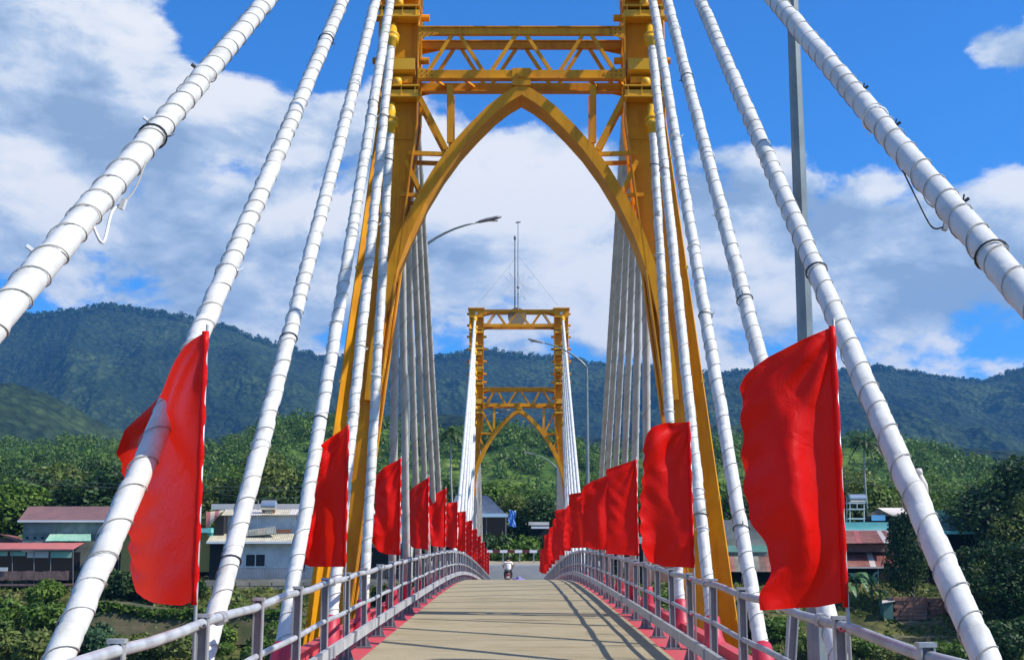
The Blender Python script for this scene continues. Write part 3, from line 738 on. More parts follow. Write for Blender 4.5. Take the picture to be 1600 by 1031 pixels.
# ------------------------------------------------------------------ stay cables
def cable(pa, pt, label, group, rad=.088, near=True, sag=.10, sm='sheath'):
    """pa: anchor on the deck edge, pt: head on the tower"""
    pa = Vector(pa); pt = Vector(pt); root = empty('stay_cable', pa, label, 'cable', group)
    L = (pt-pa).length; d = (pt-pa).normalized()
    def P(t): q = pa.lerp(pt, t); q.z -= sag*4*t*(1-t); return q
    # sheath of pushed together pipe lengths with tiny steps
    t0 = .40/L; t1 = 1-.42/L
    step = .30 if near else 1.2
    n = max(4, int((t1-t0)*L/step)); pts = []; rr = []
    for i in range(n):
        ta = t0+(t1-t0)*i/n; tb = t0+(t1-t0)*(i+1)/n; e = (tb-ta)*.04; r = rad*(1+random.uniform(-.025,.03))
        jt = Vector((random.uniform(-1,1), random.uniform(-1,1), random.uniform(-1,1)))*(.006 if near else 0)
        pts += [P(ta+e)+jt, P(ta+3*e)+jt, P(tb-3*e)+jt, P(tb-e)+jt] if near else [P(ta+e), P(tb-e)]
        rr += [r*.955, r, r*1.01, r*.955] if near else [r, r*1.01]
    mb = MB(); mb.tube(pts, rr, 18 if near else 10); mb.build('cable_sheath', M[sm], root, True)
    # light string wound round the sheath
    a = d.orthogonal().normalized(); b = d.cross(a)
    if near:
        pitch = .33; pha = random.uniform(0, 5); turns = (t1-t0)*L/pitch; N = int(turns*18); hp = []
        for i in range(N+1):
            q = i/N; t = t0+(t1-t0)*q; th = 2*math.pi*turns*q+1.3*math.sin(q*(19+pha))+.9*math.sin(q*(53+2*pha)+pha)+.6*math.sin(q*131+pha); rr_ = rad+.007
            # flatten: string runs almost round the pipe, then steps along
            hp.append(P(t)+(a*math.cos(th)+b*math.sin(th))*rr_)
        mb = MB(); mb.tube(hp, .0048, 4); mb.build('light_string', M['string'], root, True)
    else:
        pitch = .7; turns = (t1-t0)*L/pitch; N = int(turns*8); hp = []
        for i in range(N+1):
            q = i/N; t = t0+(t1-t0)*q; th = 2*math.pi*turns*q; hp.append(P(t)+(a*math.cos(th)+b*math.sin(th))*(rad+.008))
        mb = MB(); mb.tube(hp, .006, 3); mb.build('light_string', M['string'], root, True)
    # steel ties and plugs
    for k in range(5 if near else 0):
        t = random.uniform(.1, .9); th = random.uniform(0, 6.28)
        mb = MB(); ring = [P(t)+(a*math.cos(v)+b*math.sin(v))*(rad+.012)+d*.02*math.sin(v) for v in np.linspace(0, 6.28, 17)]
        mb.tube(ring, .008, 4); u = a*math.cos(th)+b*math.sin(th)
        mb.tube([P(t)+u*(rad+.01), P(t)+u*(rad+.045)+d*.02], [.008,.006], 5); mb.tube([P(t)+u*(rad+.03), P(t)+u*(rad+.06)+d*.06], [.004,.003], 4)
        mb.build('tie_wire', M['blackcord' if k % 2 else 'whiteplug'], root)
    # yellow socket at the head
    mb = MB(); q1 = pt; 
    prof = [(-.62,.115),(-.44,.12),(-.43,.165),(-.33,.17),(-.32,.13),(-.30,.13),(-.29,.175),(-.24,.175),(-.22,.12),(0,.10),(.1,.09)]
    sc_ = 1.0 if near else 1.0
    mb.tube([pt+d*p for p, r in prof], [r*.88 for p, r in prof], 14 if near else 8); mb.build('cable_socket', M['yellow_fit'], root, True)
    # red sleeve at the anchor
    mb = MB(); prof = [(-.12,.24),(0,.21),(.10,.165),(.2,.135),(.34,.122),(.50,.118),(.52,.09)]
    mb.tube([pa+d*p for p, r in prof], [r for p, r in prof], 16 if near else 8); mb.build('anchor_sleeve', M['sleeve_red'], root, True)
    root['_p'] = 0
    del root['_p']
    return root, P, d, a, b
AX = 2.62; DX = 2.66
ANC = [23.5, 19.5, 15.4, 11.2, 6.85, 2.6]
TX = .085                                                # the towers stand a touch right of the deck's centre line              # from tower outwards
ZT = [9.26, 11.0, 12.1, 13.3, 14.5, 15.25]
posw = ['steepest, closest in front of the near tower', 'second in front of the near tower', 'third in front of the near tower', 'fourth in front of the near tower', 'second nearest the camera', 'thickest looking, nearest the camera']
CB = {}
for s in (-1, 1):
    side = 'left' if s < 0 else 'right'
    for i, (ya, zt) in enumerate(zip(ANC, ZT)):
        lab = 'white wrapped stay cable, %s side, %s' % (side, posw[i])
        CB[(s, i)] = cable((s*2.75+.0032*ya, ya, deckz(ya)-.03), (s*(AX+.05)+TX, TY-.02, Zr(zt)), lab, 'near side stay cables', sag=.03+.015*i)
    for i in range(6):
        ya = 28.6+[0.6, 4.6, 8.7, 12.8, 16.9, 21.0][i]
        CB[(s, 10+i)] = cable((s*2.74+.0015*ya, ya, deckz(ya)-.03), (s*AX+TX, TY+TD+.12, Zr(ZT[i])), 'shadowed main span cable on the %s, %s behind the near tower' % (side, ordn[i]), 'main span stay cables of the near tower', near=False, sag=.05, rad=.085, sm='sheath_shade')
        ya = 104.8-ya
        cable((s*2.74+.0015*ya, ya, deckz(ya)-.03), (s*AX+TX, TY+52.4-.12, Zr(ZT[i]-.54)), 'bright white cable on the %s, %s in front of the far tower' % (side, ordn[i]), 'main span stay cables of the far tower', near=False, rad=.085)
        ya = 104.8-ANC[i]
        cable((s*2.74+.0015*ya, ya, deckz(ya)-.03), (s*AX+TX, TY+52.4+TD+.12, Zr(ZT[i]-.54)), 'cable on the %s beyond the far tower, %s behind it' % (side, ordn[i]), 'back stay cables of the far tower', near=False, rad=.085)
# hanging cords and plugs on the two nearest cables
def cord(root, pts, m, r=.006):
    P4 = [Vector(p) for p in pts]; P4 = [P4[0]]+P4+[P4[-1]]; sm_ = []
    for i in range(1, len(P4)-2):
        for k in range(8):
            t = k/8; a0, a1, a2, a3 = P4[i-1:i+3]
            sm_.append(.5*((2*a1)+(a2-a0)*t+(2*a0-5*a1+4*a2-a3)*t*t+(3*a1-a0-3*a2+a3)*t**3))
    sm_.append(P4[-1]); pts = sm_
    mb = MB(); mb.tube(pts, r, 5); return mb.build('loose_cord', m, root, True)
root, P, d, a, b = CB[(-1, 5)]
def near_t(P, px, py, Yg):
    best = 0; bd = 1e9
    for i in range(400):
        t = i/400; q = P(t)
        if q.y < 1: continue
        c = Vector((q.x-CAMX, q.y, q.z-EYE)); dd = c.y*math.cos(PITCH)+c.z*math.sin(PITCH)
        x = 808.5+2085*c.x/dd; y = 515.5-2085*(-c.y*math.sin(PITCH)+c.z*math.cos(PITCH))/dd
        e = (x-px)**2+(y-py)**2
        if e < bd: bd = e; best = t
    return best
p0 = P(near_t(P, 195, 240, 9)); p1 = P(near_t(P, 120, 330, 8))
cord(root, [p0+Vector((.09,0,-.02)), p0+Vector((.08,-.2,-.28)), p0+Vector((.05,-.35,-.42))], M['string'])
cord(root, [p0+Vector((.05,-.35,-.42)), p0+Vector((.0,-.42,-.50)), p1+Vector((.12,.02,-.16)), p1+Vector((.06,0,-.06))], M['whiteplug'], .010)
mb = MB(); q = p0+Vector((.05,-.35,-.42)); mb.bar(q-Vector((.01,0,.04)), q+Vector((.01,0,.03)), .04, .03); mb.build('plug', M['whiteplug'], root)
for (px_, py_) in ((290,95),(215,180),(30,380)):
    q = P(near_t(P, px_+18, py_+10, 9)); mb = MB(); mb.bar(q+Vector((-.07,0,.05)), q+Vector((-.115,-.02,.085)), .028, .02); mb.build('plug', M['whiteplug' if px_ != 290 else 'blackcord'], root)
root, P, d, a, b = CB[(1, 5)]
p0 = P(near_t(P, 1440, 240, 9)); p1 = P(near_t(P, 1510, 310, 8))
cord(root, [p0+Vector((-.07,0,-.06)), p0+Vector((-.02,-.1,-.28)), p0+Vector((.06,-.15,-.50)), p0+Vector((.12,-.2,-.52))], M['blackcord'])
mb = MB(); q = p0+Vector((.14,-.2,-.49)); mb.bar(q-Vector((.01,0,.05)), q+Vector((.02,0,.05)), .045, .03); mb.build('plug', M['galv'], root)
cord(root, [q+Vector((.01,0,.05)), q+Vector((-.03,.02,.11)), p1+Vector((-.06,0,-.05)), p1+Vector((.03,0,.10))], M['blackcord'])
for (px_, py_) in ((1366,128),(1420,185),(1527,308)):
    q = P(near_t(P, px_, py_, 9)); mb = MB(); mb.bar(q+Vector((.05,0,.065)), q+Vector((.085,-.02,.09)), .022, .014); mb.bar(q+Vector((.05,0,.07)), q+Vector((.055,-.02,.115)), .008, .008); mb.build('tie_wire', M['blackcord'], root)
root, P, d, a, b = CB[(1, 4)]
q = P(near_t(P, 1445, 735, 8)); mb = MB(); mb.ball(q+Vector((.09,-.02,.03)), .03, 7, 5, (1,1,1), .2); mb.tube([q+Vector((.09,-.02,.02)), q+Vector((.12,-.03,-.06)), q+Vector((.13,-.03,-.15))], [.02,.025,.02], 6); mb.build('cloth_rag', M['pale_sheet'], root, True)

# ------------------------------------------------------------------ flags
def curve(pts):
    xs = [p[0] for p in pts]; zs = [p[1] for p in pts]
    return lambda u: float(np.interp(u, xs, zs))
def flag(s, Y, label, lean=0., W=.68, H=1.9, seed=0, side=None, fold=.06, back=.10, top=None, bot=None, out=0.):
    """top/bot: drop and rise of the cloth edges as fractions of H, side: free edge offset along the height"""
    xx = s*(2.25+out); zb = railz(Y)+.10; root = empty('red_flag', (xx, Y-.07, deckz(Y)), label, 'flag', 'red flags tied to the bridge railings')
    rng = random.Random(seed)
    mb = MB(); ztop = zb+H+.05
    mb.tube([(xx, Y-.07, deckz(Y)+.05), (xx+lean*.3, Y-.07, zb), (xx+lean, Y-.07, ztop)], [.014,.013,.011], 7); mb.build('flag_pole', M['galv'], root, True)
    nx, nz = 30, 60; vs = []; fs = []
    ph = [rng.uniform(0, 6.28) for _ in range(8)]
    sw = rng.uniform(.8, 1.25)
    for j in range(nz+1):
        v = j/nz
        for i in range(nx+1):
            u = i/nx
            x = u*W*(1+(side(v) if side else .05*math.sin(5*v+ph[0])))
            zt_ = 1-(top(u) if top else .03*u); zb_ = (bot(u) if bot else .02*u)
            z = H*(zb_+(zt_-zb_)*v)
            amp = fold*min(1, u*2.0)
            y = amp*(1.2*math.sin(4.2*u*sw+2.6*v+ph[1])+.5*math.sin(8*u-5*v+ph[2])+.45*math.sin(2.5*u+7*v+ph[3]))+back*u**1.25*(1.15-.3*v)
            # creases fanning out of the upper pole corner and gathered wrinkles near the hem
            an = math.atan2(1-v, u*.45+.02); d_ = math.hypot(1-v, u*.45)
            y += .032*math.sin(11*an+ph[4])*math.exp(-2.2*d_)*min(1, d_*6)+.010*math.sin(26*v+12*u+ph[5])*math.exp(-(v/.28)**2)
            y += .008*math.sin(34*(v-.4*u)+ph[6])*u*math.exp(-((v-.55)/.25)**2)
            x += .012*math.sin(40*v+ph[7])*u*u
            vs.append((xx+lean*(.3+.7*v)-x, Y-.07+y, zb+z))
    for j in range(nz):
        for i in range(nx):
            a_ = j*(nx+1)+i; fs.append((a_, a_+1, a_+nx+2, a_+nx+1))
    mb = MB(); mb.add(vs, fs); c = mb.build('flag_cloth', M['flag'], root, True)
    mb = MB(); hp = [(xx+lean*(.3+.7*j/19)-.012, Y-.07, zb+j/19*H) for j in range(20)]
    mb.tube(hp, [.024+.005*math.sin(k*2.3+seed) for k in range(20)], 8); mb.build('pole_sleeve', M['flag'], c, True)
    for dz in (.02, .45):
        z = railz(Y)-dz-.03; mb = MB(); mb.tube([(xx+.06*math.cos(t), Y-.03+.07*math.sin(t), z+.01*math.sin(3*t)) for t in np.linspace(0, 6.28, 12)], .008, 4); mb.build('pole_tie', M['redkerb'] if s > 0 else M['blackcord'], root)
    return root
fy = [9.6, 17.8, 25.9, 34.1, 42.3, 50.5, 58.7, 66.9, 75.1, 83.3, 91.5, 99.7, 107.9]
SH = {(-1,0): dict(top=curve([(0,0),(.2,.04),(.35,.10),(.5,.19),(.7,.25),(.9,.31),(1,.40)]), bot=curve([(0,.02),(.12,-.005),(.4,.0),(.7,.01),(.88,.03),(.95,.06),(1,.11)]), side=lambda v: .03*math.sin(6*v), back=1.6, W=1.0, H=1.94, fold=.09),
      (1,0): dict(top=curve([(0,0),(.34,.05),(.7,.11),(.86,.15),(.95,.18),(1,.22)]), bot=curve([(0,.02),(.3,0),(1,-.01)]), side=lambda v: .02-.20*math.exp(-((v-.22)/.13)**2)+.05*v, back=.05, W=.61, H=1.94, fold=.075),
      (-1,1): dict(top=curve([(0,0),(.35,.07),(.65,.16),(.9,.30),(1,.46)]), bot=curve([(0,0),(.8,.0),(1,.03)]), side=lambda v: .03*math.sin(4*v), back=.10, W=.60, H=1.86, fold=.085),
      (1,1): dict(top=curve([(0,0),(.5,.005),(.8,.04),(.92,.09),(1,.2)]), bot=curve([(0,0),(.6,.01),(.9,.04),(1,.09)]), side=lambda v: .05*math.sin(5*v), back=.03, W=.64, H=1.86, fold=.055),
      (-1,2): dict(top=curve([(0,0),(.6,.09),(.9,.17),(1,.27)]), bot=curve([(0,0),(.5,.01),(.75,.04),(1,.14)]), back=.05, W=.52, H=1.84, fold=.045),
      (1,2): dict(top=curve([(0,0),(1,.10)]), bot=curve([(0,0),(1,.02)]), back=.02, W=.56, H=1.78, fold=.015)}
lbls = {(-1,0): 'largest red flag on the left railing, its free edge behind a white cable', (-1,1): 'red flag on the left in front of the yellow tower leg, half in dark shade',
        (-1,2): 'third red flag from the front on the left railing, bright and just past the tower', (1,0): 'largest red flag on the right railing beside the tall lamp post',
        (1,1): 'second red flag from the front on the right, rounded top, before the yellow tower leg', (1,2): 'third red flag from the front on the right railing, a darker crimson square'}
for k, Y in enumerate(fy):
    for s in (-1, 1):
        lab = lbls.get((s, k)) or 'small red flag on the %s railing, %s from the front' % ('left' if s < 0 else 'right', ordn[k])
        kw = SH.get((s, k))
        if kw is None:
            t_ = random.choice([.05,.16,.26]); b_ = random.choice([0,.05,.12])
            kw = dict(top=curve([(0,0),(.6,t_*.5),(.9,t_*.9),(1,t_*1.3)]), bot=curve([(0,0),(.6,b_*.2),(1,b_)]), back=random.uniform(-.15,.2), W=.58+random.uniform(-.08,.08), H=1.80+random.uniform(-.10,.06), fold=random.uniform(.03,.07))
        flag(s, Y*(.972 if s > 0 else 1), lab, lean=(-.02 if s > 0 else .0)*(1 if k < 3 else random.uniform(-1,1)), seed=k*2+(s > 0)+3, **kw)

# ------------------------------------------------------------------ lamp posts
def lamp(s, Y, label):
    x = s*3.12; z0 = deckz(Y); H = 9.0 if Y > 20 else 9.6
    root = empty('lamp_post', (x, Y, z0), label, 'street lamp', 'lamp posts along the bridge')
    mb = MB(); n = 12
    mb.tube([(x, Y, z0-1.0), (x, Y, z0+H*.5), (x, Y, z0+H*1.04)], [.112, .082, .055], 8); mb.build('pole', M['lamp_steel'], root)
    mb = MB(); pts = [(x, Y, z0+H*1.04)]
    for i in range(1, 9):
        t = i/8; pts.append((x-s*(1.9*t**1.3), Y, z0+H*1.04+1.15*math.sin(t*1.25)/math.sin(1.25)*1.0))
    mb.tube(pts, [.05-.003*i for i in range(9)], 8); mb.build('arm', M['lamp_steel'], root, True)
    e = Vector(pts[-1]); d_ = Vector((-s*.93, 0, .22)).normalized()
    mb = MB(); c = [(0,.035),(.08,.06),(.12,.09),(.35,.12),(.65,.11),(.78,.04)]
    vs = []; fs = []
    for (t, wv) in c:
        p = e+d_*t
        vs += [(p.x, p.y-wv, p.z-.01), (p.x, p.y-wv*.7, p.z+.05*wv/.12), (p.x, p.y+wv*.7, p.z+.05*wv/.12), (p.x, p.y+wv, p.z-.01), (p.x, p.y, p.z-.05*wv/.12)]
    for i in range(len(c)-1):
        for j in range(5): fs.append((i*5+j, i*5+(j+1) % 5, i*5+5+(j+1) % 5, i*5+5+j))
    fs += [(0,1,2,3,4), tuple(len(c)*5-5+j for j in (4,3,2,1,0))]
    mb.add(vs, fs); hd = mb.build('lamp_head', M['post'], root)
    mb = MB(); p = e+d_*.5; mb.box(p.x-.16, p.x+.16, p.y-.07, p.y+.07, p.z-.062, p.z-.05); mb.build('lens', M['lamp_glass'], hd)
    mb = MB(); mb.box(x-.2, x+.2, Y-.2, Y+.2, z0-.05, z0-.02); mb.box(min(s*2.9,s*3.3), max(s*2.9,s*3.3), Y-.15, Y+.15, z0-.5, z0-.052); mb.build('base_bracket', M['galv'], root)
lamp(1, 14.25, 'tall grey lamp post on the right behind the nearest cables')
lamp(-1, 37.6, 'lamp post whose curved arm reaches out from the left past the near tower')
lamp(1, 59.5, 'slender lamp post with curved arm on the right before the far tower')
lamp(-1, 82.5, 'small lamp post with arm seen inside the far tower on the left')
lamp(1, 105.5, 'smallest lamp post beyond the far tower on the right')

# masts, disc and starburst on the far tower
FY = TY+52.4
m_ = empty('antenna_mast', (0, FY+.3, Zr(15.3)), 'pair of thin antenna masts standing on top of the far tower', 'antenna')
a0 = at(804.5, 486, FY+.3); a1 = at(804.5, 372, FY+.3); b0 = at(809.5, 486, FY+.3); b1 = at(809.2, 350, FY+.3)
mb = MB(); mb.tube([(a0.x, FY+.3, Zr(15.15)), (a0.x, FY+.3, a1.z)], [.045,.03], 6); mb.ball((a0.x, FY+.3, a1.z), .10, 8, 6, (.8,.8,1.6)); mb.build('short_mast', M['post'], m_)
mb = MB(); mb.tube([(b0.x, FY+.3, Zr(15.15)), (b0.x, FY+.3, b1.z)], [.045,.025], 6); mb.build('tall_mast', M['galv'], m_)
mb = MB(); mb.tube([(b0.x-.15, FY+.3, b1.z+.08), (b0.x+.15, FY+.3, b1.z+.12)], .04, 6); mb.tube([(b0.x, FY+.3, b1.z), (b0.x, FY+.3, b1.z+.1)], .02, 5); mb.build('mast_head', M['post'], m_)
st = empty('starburst_light', (b0.x, FY+.2, at(809, 448, FY).z), 'firework shaped ornament of thin rods around the mast on the far tower', 'light ornament')
c = Vector((b0.x, FY+.2, at(809, 448, FY).z))
for i in range(28):
    t = 2*math.pi*i/28+.05
    mb = MB(); r0, r1 = .22, (.95 if i % 2 else .75); mb.tube([c+Vector((math.cos(t)*r0, 0, math.sin(t)*r0)), c+Vector((math.cos(t)*r1, -.1, math.sin(t)*r1))], .011, 4); mb.build('rod', M['led'], st)
mb = MB(); mb.bar(c+Vector((-.55,-.1,.9)), c+Vector((-.25,-.1,.45)), .09, .03); mb.bar(c+Vector((.1,-.1,-.1)), c+Vector((.45,-.1,-.75)), .04, .02); mb.build('white_blade', M['white'], st)
mb = MB(); mb.ball(c, .09, 8, 6); mb.build('hub', M['post'], st)
ds = at(808, 493, FY); mb = MB(); mb.tube([(ds.x, FY+.35, ds.z), (ds.x, FY+.42, ds.z)], .56, 28)
dd = mb.build('round_emblem_disc', M['disc'], org=(ds.x, FY+.38, ds.z)); tag(dd, 'round weathered disc mounted behind the top truss of the far tower', 'disc')
gw = MB(); 
for s in (-1, 1): gw.tube([(s*2.6, FY+.3, Zr(15.3)), (b0.x, FY+.3, Zr(18.6))], .008, 4)
tag(gw.build('guy_wire', M['galv'], m_))


# ------------------------------------------------------------------ houses on the far bank
def pb(nm, m, parent, x0, x1, ya, yb, Y, dep, bevel=0):
    """box whose front face fills a pixel rectangle at distance Y"""
    a = at(x0, yb, Y); b = at(x1, ya, Y); mb = MB(); mb.box(a.x, b.x, Y, Y+dep, a.z, b.z); return mb.build(nm, m, parent)
def sheet_roof(parent, A, B, C, D, n, mats, nm='roof_sheet', ribs=6, th=.05, sag=.02):
    """A,B: eave left/right, C,D: ridge right/left; n corrugated sheets laid side by side"""
    A, B, C, D = map(Vector, (A, B, C, D)); nrm = (B-A).cross(D-A).normalized()
    for k in range(n):
        mb = MB(); vs = []; m = ribs*2
        lift = nrm*(.012*(k % 2)+random.uniform(0, sag*.4))
        for i in range(m+1):
            u = (k+i/m*.995)/n; r = nrm*(.035 if i % 2 else 0)+lift
            e = A.lerp(B, u)-(D-A).normalized()*random.uniform(0,.01); t = D.lerp(C, u)
            vs += [e+r, t+r, t+r-nrm*th, e+r-nrm*th]
        fs = []
        for i in range(m):
            a = i*4
            for j in range(4): fs.append((a+j, a+(j+1) % 4, a+4+(j+1) % 4, a+4+j))
        fs += [(0,1,2,3), (m*4+3, m*4+2, m*4+1, m*4)]
        mb.add(vs, fs); mb.build(nm, mats[k % len(mats)] if not callable(mats) else mats(k), parent)
def planks(parent, x0, x1, ya, yb, Y, n, m, nm='plank', th=.04):
    a = at(x0, yb, Y); b = at(x1, ya, Y); w_ = (b.x-a.x)/n
    for k in range(n):
        mb = MB(); o = random.uniform(0, .02); mb.box(a.x+k*w_+.01, a.x+(k+1)*w_-.01, Y-o-th, Y-o, a.z+random.uniform(-.05,.05), b.z+random.uniform(-.06,.06)); mb.build(nm, m, parent)
def window(parent, x0, x1, ya, yb, Y, nm='window'):
    f = pb(nm, M['white'], parent, x0-.7, x1+.7, ya-.7, yb+.7, Y-.06, .05)
    xm = (x0+x1)/2
    for (q0, q1) in ((x0, xm-.5), (xm+.5, x1)): pb('pane', M['glass'], f, q0, q1, ya, yb, Y-.08, .016)
    pb('sill', M['white'], f, x0-1.2, x1+1.2, yb+.9, yb+1.8, Y-.14, .12)
    return f
def house(nm, x, y, Y, label, cat='house', group=None):
    p = at(x, y, Y); return empty(nm, p, label, cat, group)
def pole(parent, x, ya, yb, Y, r=.04, m=None, nm='post'):
    a = at(x, yb, Y); b = at(x, ya, Y); mb = MB(); mb.tube([a, b], r, 6); return mb.build(nm, m or M['post'], parent)

# A: maroon roofed block on the left
h = house('long_house', 110, 905, 146, 'long grey walled building with a maroon sheet roof and mint green lean-to at far left')
pb('wall', M['grey_wall'], h, 31, 205, 815, 905, 146, 9)
e0, e1 = at(27, 814, 145.6), at(206, 814, 145.6); r0, r1 = at(44, 799, 149), at(206, 799, 149)
r0.z += .55; r1.z += .55
sheet_roof(h, e0, e1, r1, r0, 12, [M['maroon_roof']])
pb('fascia', M['white'], h, 27, 206, 812.5, 815.5, 145.5, .08)
pb('ridge_wall', M['paleblue'], h, 76, 206, 797, 800, 151, .3)
for x in (42.5, 54.5, 66.5):
    v = pb('vent', M['dark'], h, x-2, x+2, 838, 841.5, 145.97, .02)
pb('string_course', M['concrete'], h, 31, 205, 833, 834.5, 145.93, .06)
a_, b_ = at(70, 845, 143.4), at(142, 845, 143.4); c_, d_ = at(142, 834, 145.9), at(78, 834, 145.9)
sheet_roof(h, a_, b_, c_, d_, 6, [M['mint_roof']])
# awning
h = house('riverside_shed', 60, 905, 140, 'open riverside shed with a faded red awning on thin posts at far left', 'shed')
sheet_roof(h, at(-60, 858, 139), at(114, 858, 139), at(131, 848, 142), at(-60, 848, 142), 12, [M['salmon_roof']])
pb('fascia', M['maroon_roof'], h, -60, 114, 857.5, 859.5, 138.95, .04)
for x, x2 in ((-30,12),(16,40),(42,76),(79,112)): pb('canvas_panel', M['mint_roof'] if x < 30 else M['pale_sheet'] if x < 60 else M['mint_roof'], h, x, x2, 861, 868+3*((x//8) % 2), 139.6, .03)
pb('back_wall', M['dark'], h, -60, 125, 862, 905, 143, .2)  # near-black colour stands in for the open shade under the awning
for x in (-20, 19, 53, 79, 114): pole(h, x, 859, 925, 139.3, .045)
planks(h, -40, 108, 892, 906, 139.2, 22, M['wood'])
pb('floor_beam', M['wood'], h, -60, 120, 912, 915, 139.1, 3.5)
pb('board', M['pale_wall'], h, -6, 12, 886, 892, 139.0, .05)
# rusty gable at extreme left
h = house('rusty_outbuilding', 10, 850, 150, 'low rusty roofed outbuilding at the extreme left edge', 'outbuilding')
sheet_roof(h, at(4, 836, 148), at(36, 850, 148), at(30, 838, 151), at(0, 834, 151), 3, [M['rusty_roof']]); pb('wall', M['wood'], h, -30, 30, 840, 870, 150, 3)
# teal/ochre house partly behind the first flag
h = house('ochre_house', 190, 895, 143, 'ochre walled house with teal roof partly behind the largest left flag')
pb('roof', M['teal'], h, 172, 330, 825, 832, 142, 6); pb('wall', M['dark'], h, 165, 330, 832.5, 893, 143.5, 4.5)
pb('corner_post', M['white'], h, 184.5, 187.5, 833, 890, 143.2, .12); pb('wall', M['ochre'], h, 187.5, 330, 833, 893, 143.1, .38)
pb('eave', M['salmon_roof'], h, 188, 230, 820, 824.5, 142.5, 3)
# B: pale house with tank
h = house('pale_house', 470, 908, 141, 'long pale house with cream roofs, balcony and steel water tank on the left bank')
pb('lower_wall', M['pale_wall'], h, 326, 640, 849, 906, 141.5, 8)
pb('shade_panel', M['dark'], h, 326, 348, 850, 905, 141.3, .15); pb('shade_panel', M['dark'], h, 455, 477, 862, 892, 141.38, .1); pb('shade_panel', M['dark'], h, 548, 640, 855, 903, 141.3, .15)  # black panels on the wall front, painted in as shade
sheet_roof(h, at(322, 847, 140.4), at(643, 847, 140.4), at(640, 834, 144), at(330, 834, 144), 18, [M['cream_roof']])
pb('fascia', M['white'], h, 322, 643, 845.5, 848.8, 140.3, .06)
pb('upper_wall', M['pale_wall'], h, 350, 640, 804, 838, 145, 7)
sheet_roof(h, at(345, 805, 144.4), at(643, 803, 144.4), at(640, 795, 149), at(352, 796, 149), 14, [M['cream_roof'], M['cream_roof'], M['pale_sheet']])
pb('upper_parapet', M['pale_sheet'], h, 330, 470, 787, 796, 150, .3)
sheet_roof(h, at(372, 838, 142.2), at(432, 834, 142.2), at(430, 822, 144), at(374, 830, 144), 4, [M['concrete'], M['grey_wall']], nm='leaning_sheet')
pb('leaning_sheet', M['rust'], h, 432, 455, 827, 832, 143.5, .05)
window(h, 384, 414, 866, 884, 141.5)
t_ = at(382, 804, 146); 
mb = MB(); a_, b_ = at(408, 790, 146), at(433, 790, 146); mb.tube([a_, a_+Vector((.12,0,0)), b_-Vector((.12,0,0)), b_], [.35,.62,.62,.35], 16); mb.build('water_tank', M['tank'], h, False)
mb = MB(); 
for q in (a_+Vector((.3,0,0)), b_-Vector((.3,0,0))): mb.box(q.x-.05, q.x+.05, q.y-.5, q.y+.5, q.z-1.0, q.z-.55)
mb.build('tank_stand', M['rust'], h)
for x in (390, 396.5, 403, 404): pole(h, x, 781, 797, 147, .025, M['galv'], 'vent_pipe')
pole(h, 402, 802, 845, 144.9, .04, M['white'], 'drain_pipe')
# balcony railing with bars
rl = pb('balcony_rail', M['post'], h, 352, 640, 887, 888.2, 140.4, .05)
mb = MB(); a_, b_ = at(352, 904, 140.42), at(640, 888, 140.42); x = a_.x
k = 0
while x < b_.x:
    mb.box(x, x+.035, 140.4, 140.43, a_.z, b_.z); x += .16; k += 1
tag(mb.build('baluster', M['post'], rl), kind='stuff')
pb('balcony_floor', M['concrete'], h, 350, 642, 904, 907, 140.2, 1.4)
h2 = house('small_hut', 337, 845, 143, 'small red roofed hut with blue green door just left of the pale house', 'hut')
sheet_roof(h2, at(322, 826, 142.4), at(346, 800, 142.4), at(350, 797, 147), at(322, 800, 147), 4, [M['salmon_roof'], M['cream_roof']]); pb('wall', M['dark'], h2, 335, 350, 806, 845, 143.2, 3); pb('door', M['teal'], h2, 324, 333, 824, 838, 143, .1)
# low lavender wall houses behind tower leg and flags
h = house('grey_block', 560, 850, 150, 'grey flat roofed block glimpsed between the left tower leg and flags')
pb('wall', M['grey_wall'], h, 540, 735, 800, 860, 152, 6); pb('roof_slab', M['cream_roof'], h, 536, 737, 796, 800, 151.5, 7)
# retaining wall of stone courses below the pale house
rw = house('retaining_wall', 480, 935, 138.2, 'pale stone block retaining wall below the pale house', 'retaining wall')
for r_ in range(4):
    ya, yb = 907+r_*8.3, 907+(r_+1)*8.3; x = 318-(r_ % 2)*12
    while x < 650:
        w_ = random.uniform(20, 38); 
        if x+w_ > 318:
            a_, b_ = at(x+.5, yb-.4, 138.4), at(min(x+w_, 655)-.5, ya+.4, 138.4); o = random.uniform(0,.06); mb = MB(); mb.box(a_.x, b_.x, 138.3-o, 138.75, a_.z, b_.z); mb.build('stone_block', M['stone'] if random.random() < .8 else M['concrete'], rw)
        x += w_
a_, b_ = at(315, 942, 138.8), at(655, 906, 138.8); mb = MB(); mb.box(a_.x, b_.x, 138.76, 141.3, a_.z-3, b_.z-.05); mb.build('backing', M['concrete'], rw)
# big stained embankment wall further down
ew = MB(); tp = [(130,938),(175,941),(215,948),(255,953),(300,952),(345,950),(392,948),(450,955),(560,975),(640,985)]
for (p, q) in zip(tp[:-1], tp[1:]):
    a_, b_ = at(p[0], p[1]+2, 125.5), at(q[0], q[1]+2, 125.5); c_, d_ = at(q[0], q[1]+58, 123.2), at(p[0], p[1]+58, 123.2)
    ew.hexa([a_, b_, c_, d_], [a_+Vector((0,6,0)), b_+Vector((0,6,0)), c_+Vector((0,6,0)), d_+Vector((0,6,0))])
tag(ew.build('embankment_wall', M['oldwall'], org=at(300, 1000, 128)), 'brown mossy concrete embankment wall on the left bank below the hedge', 'embankment')

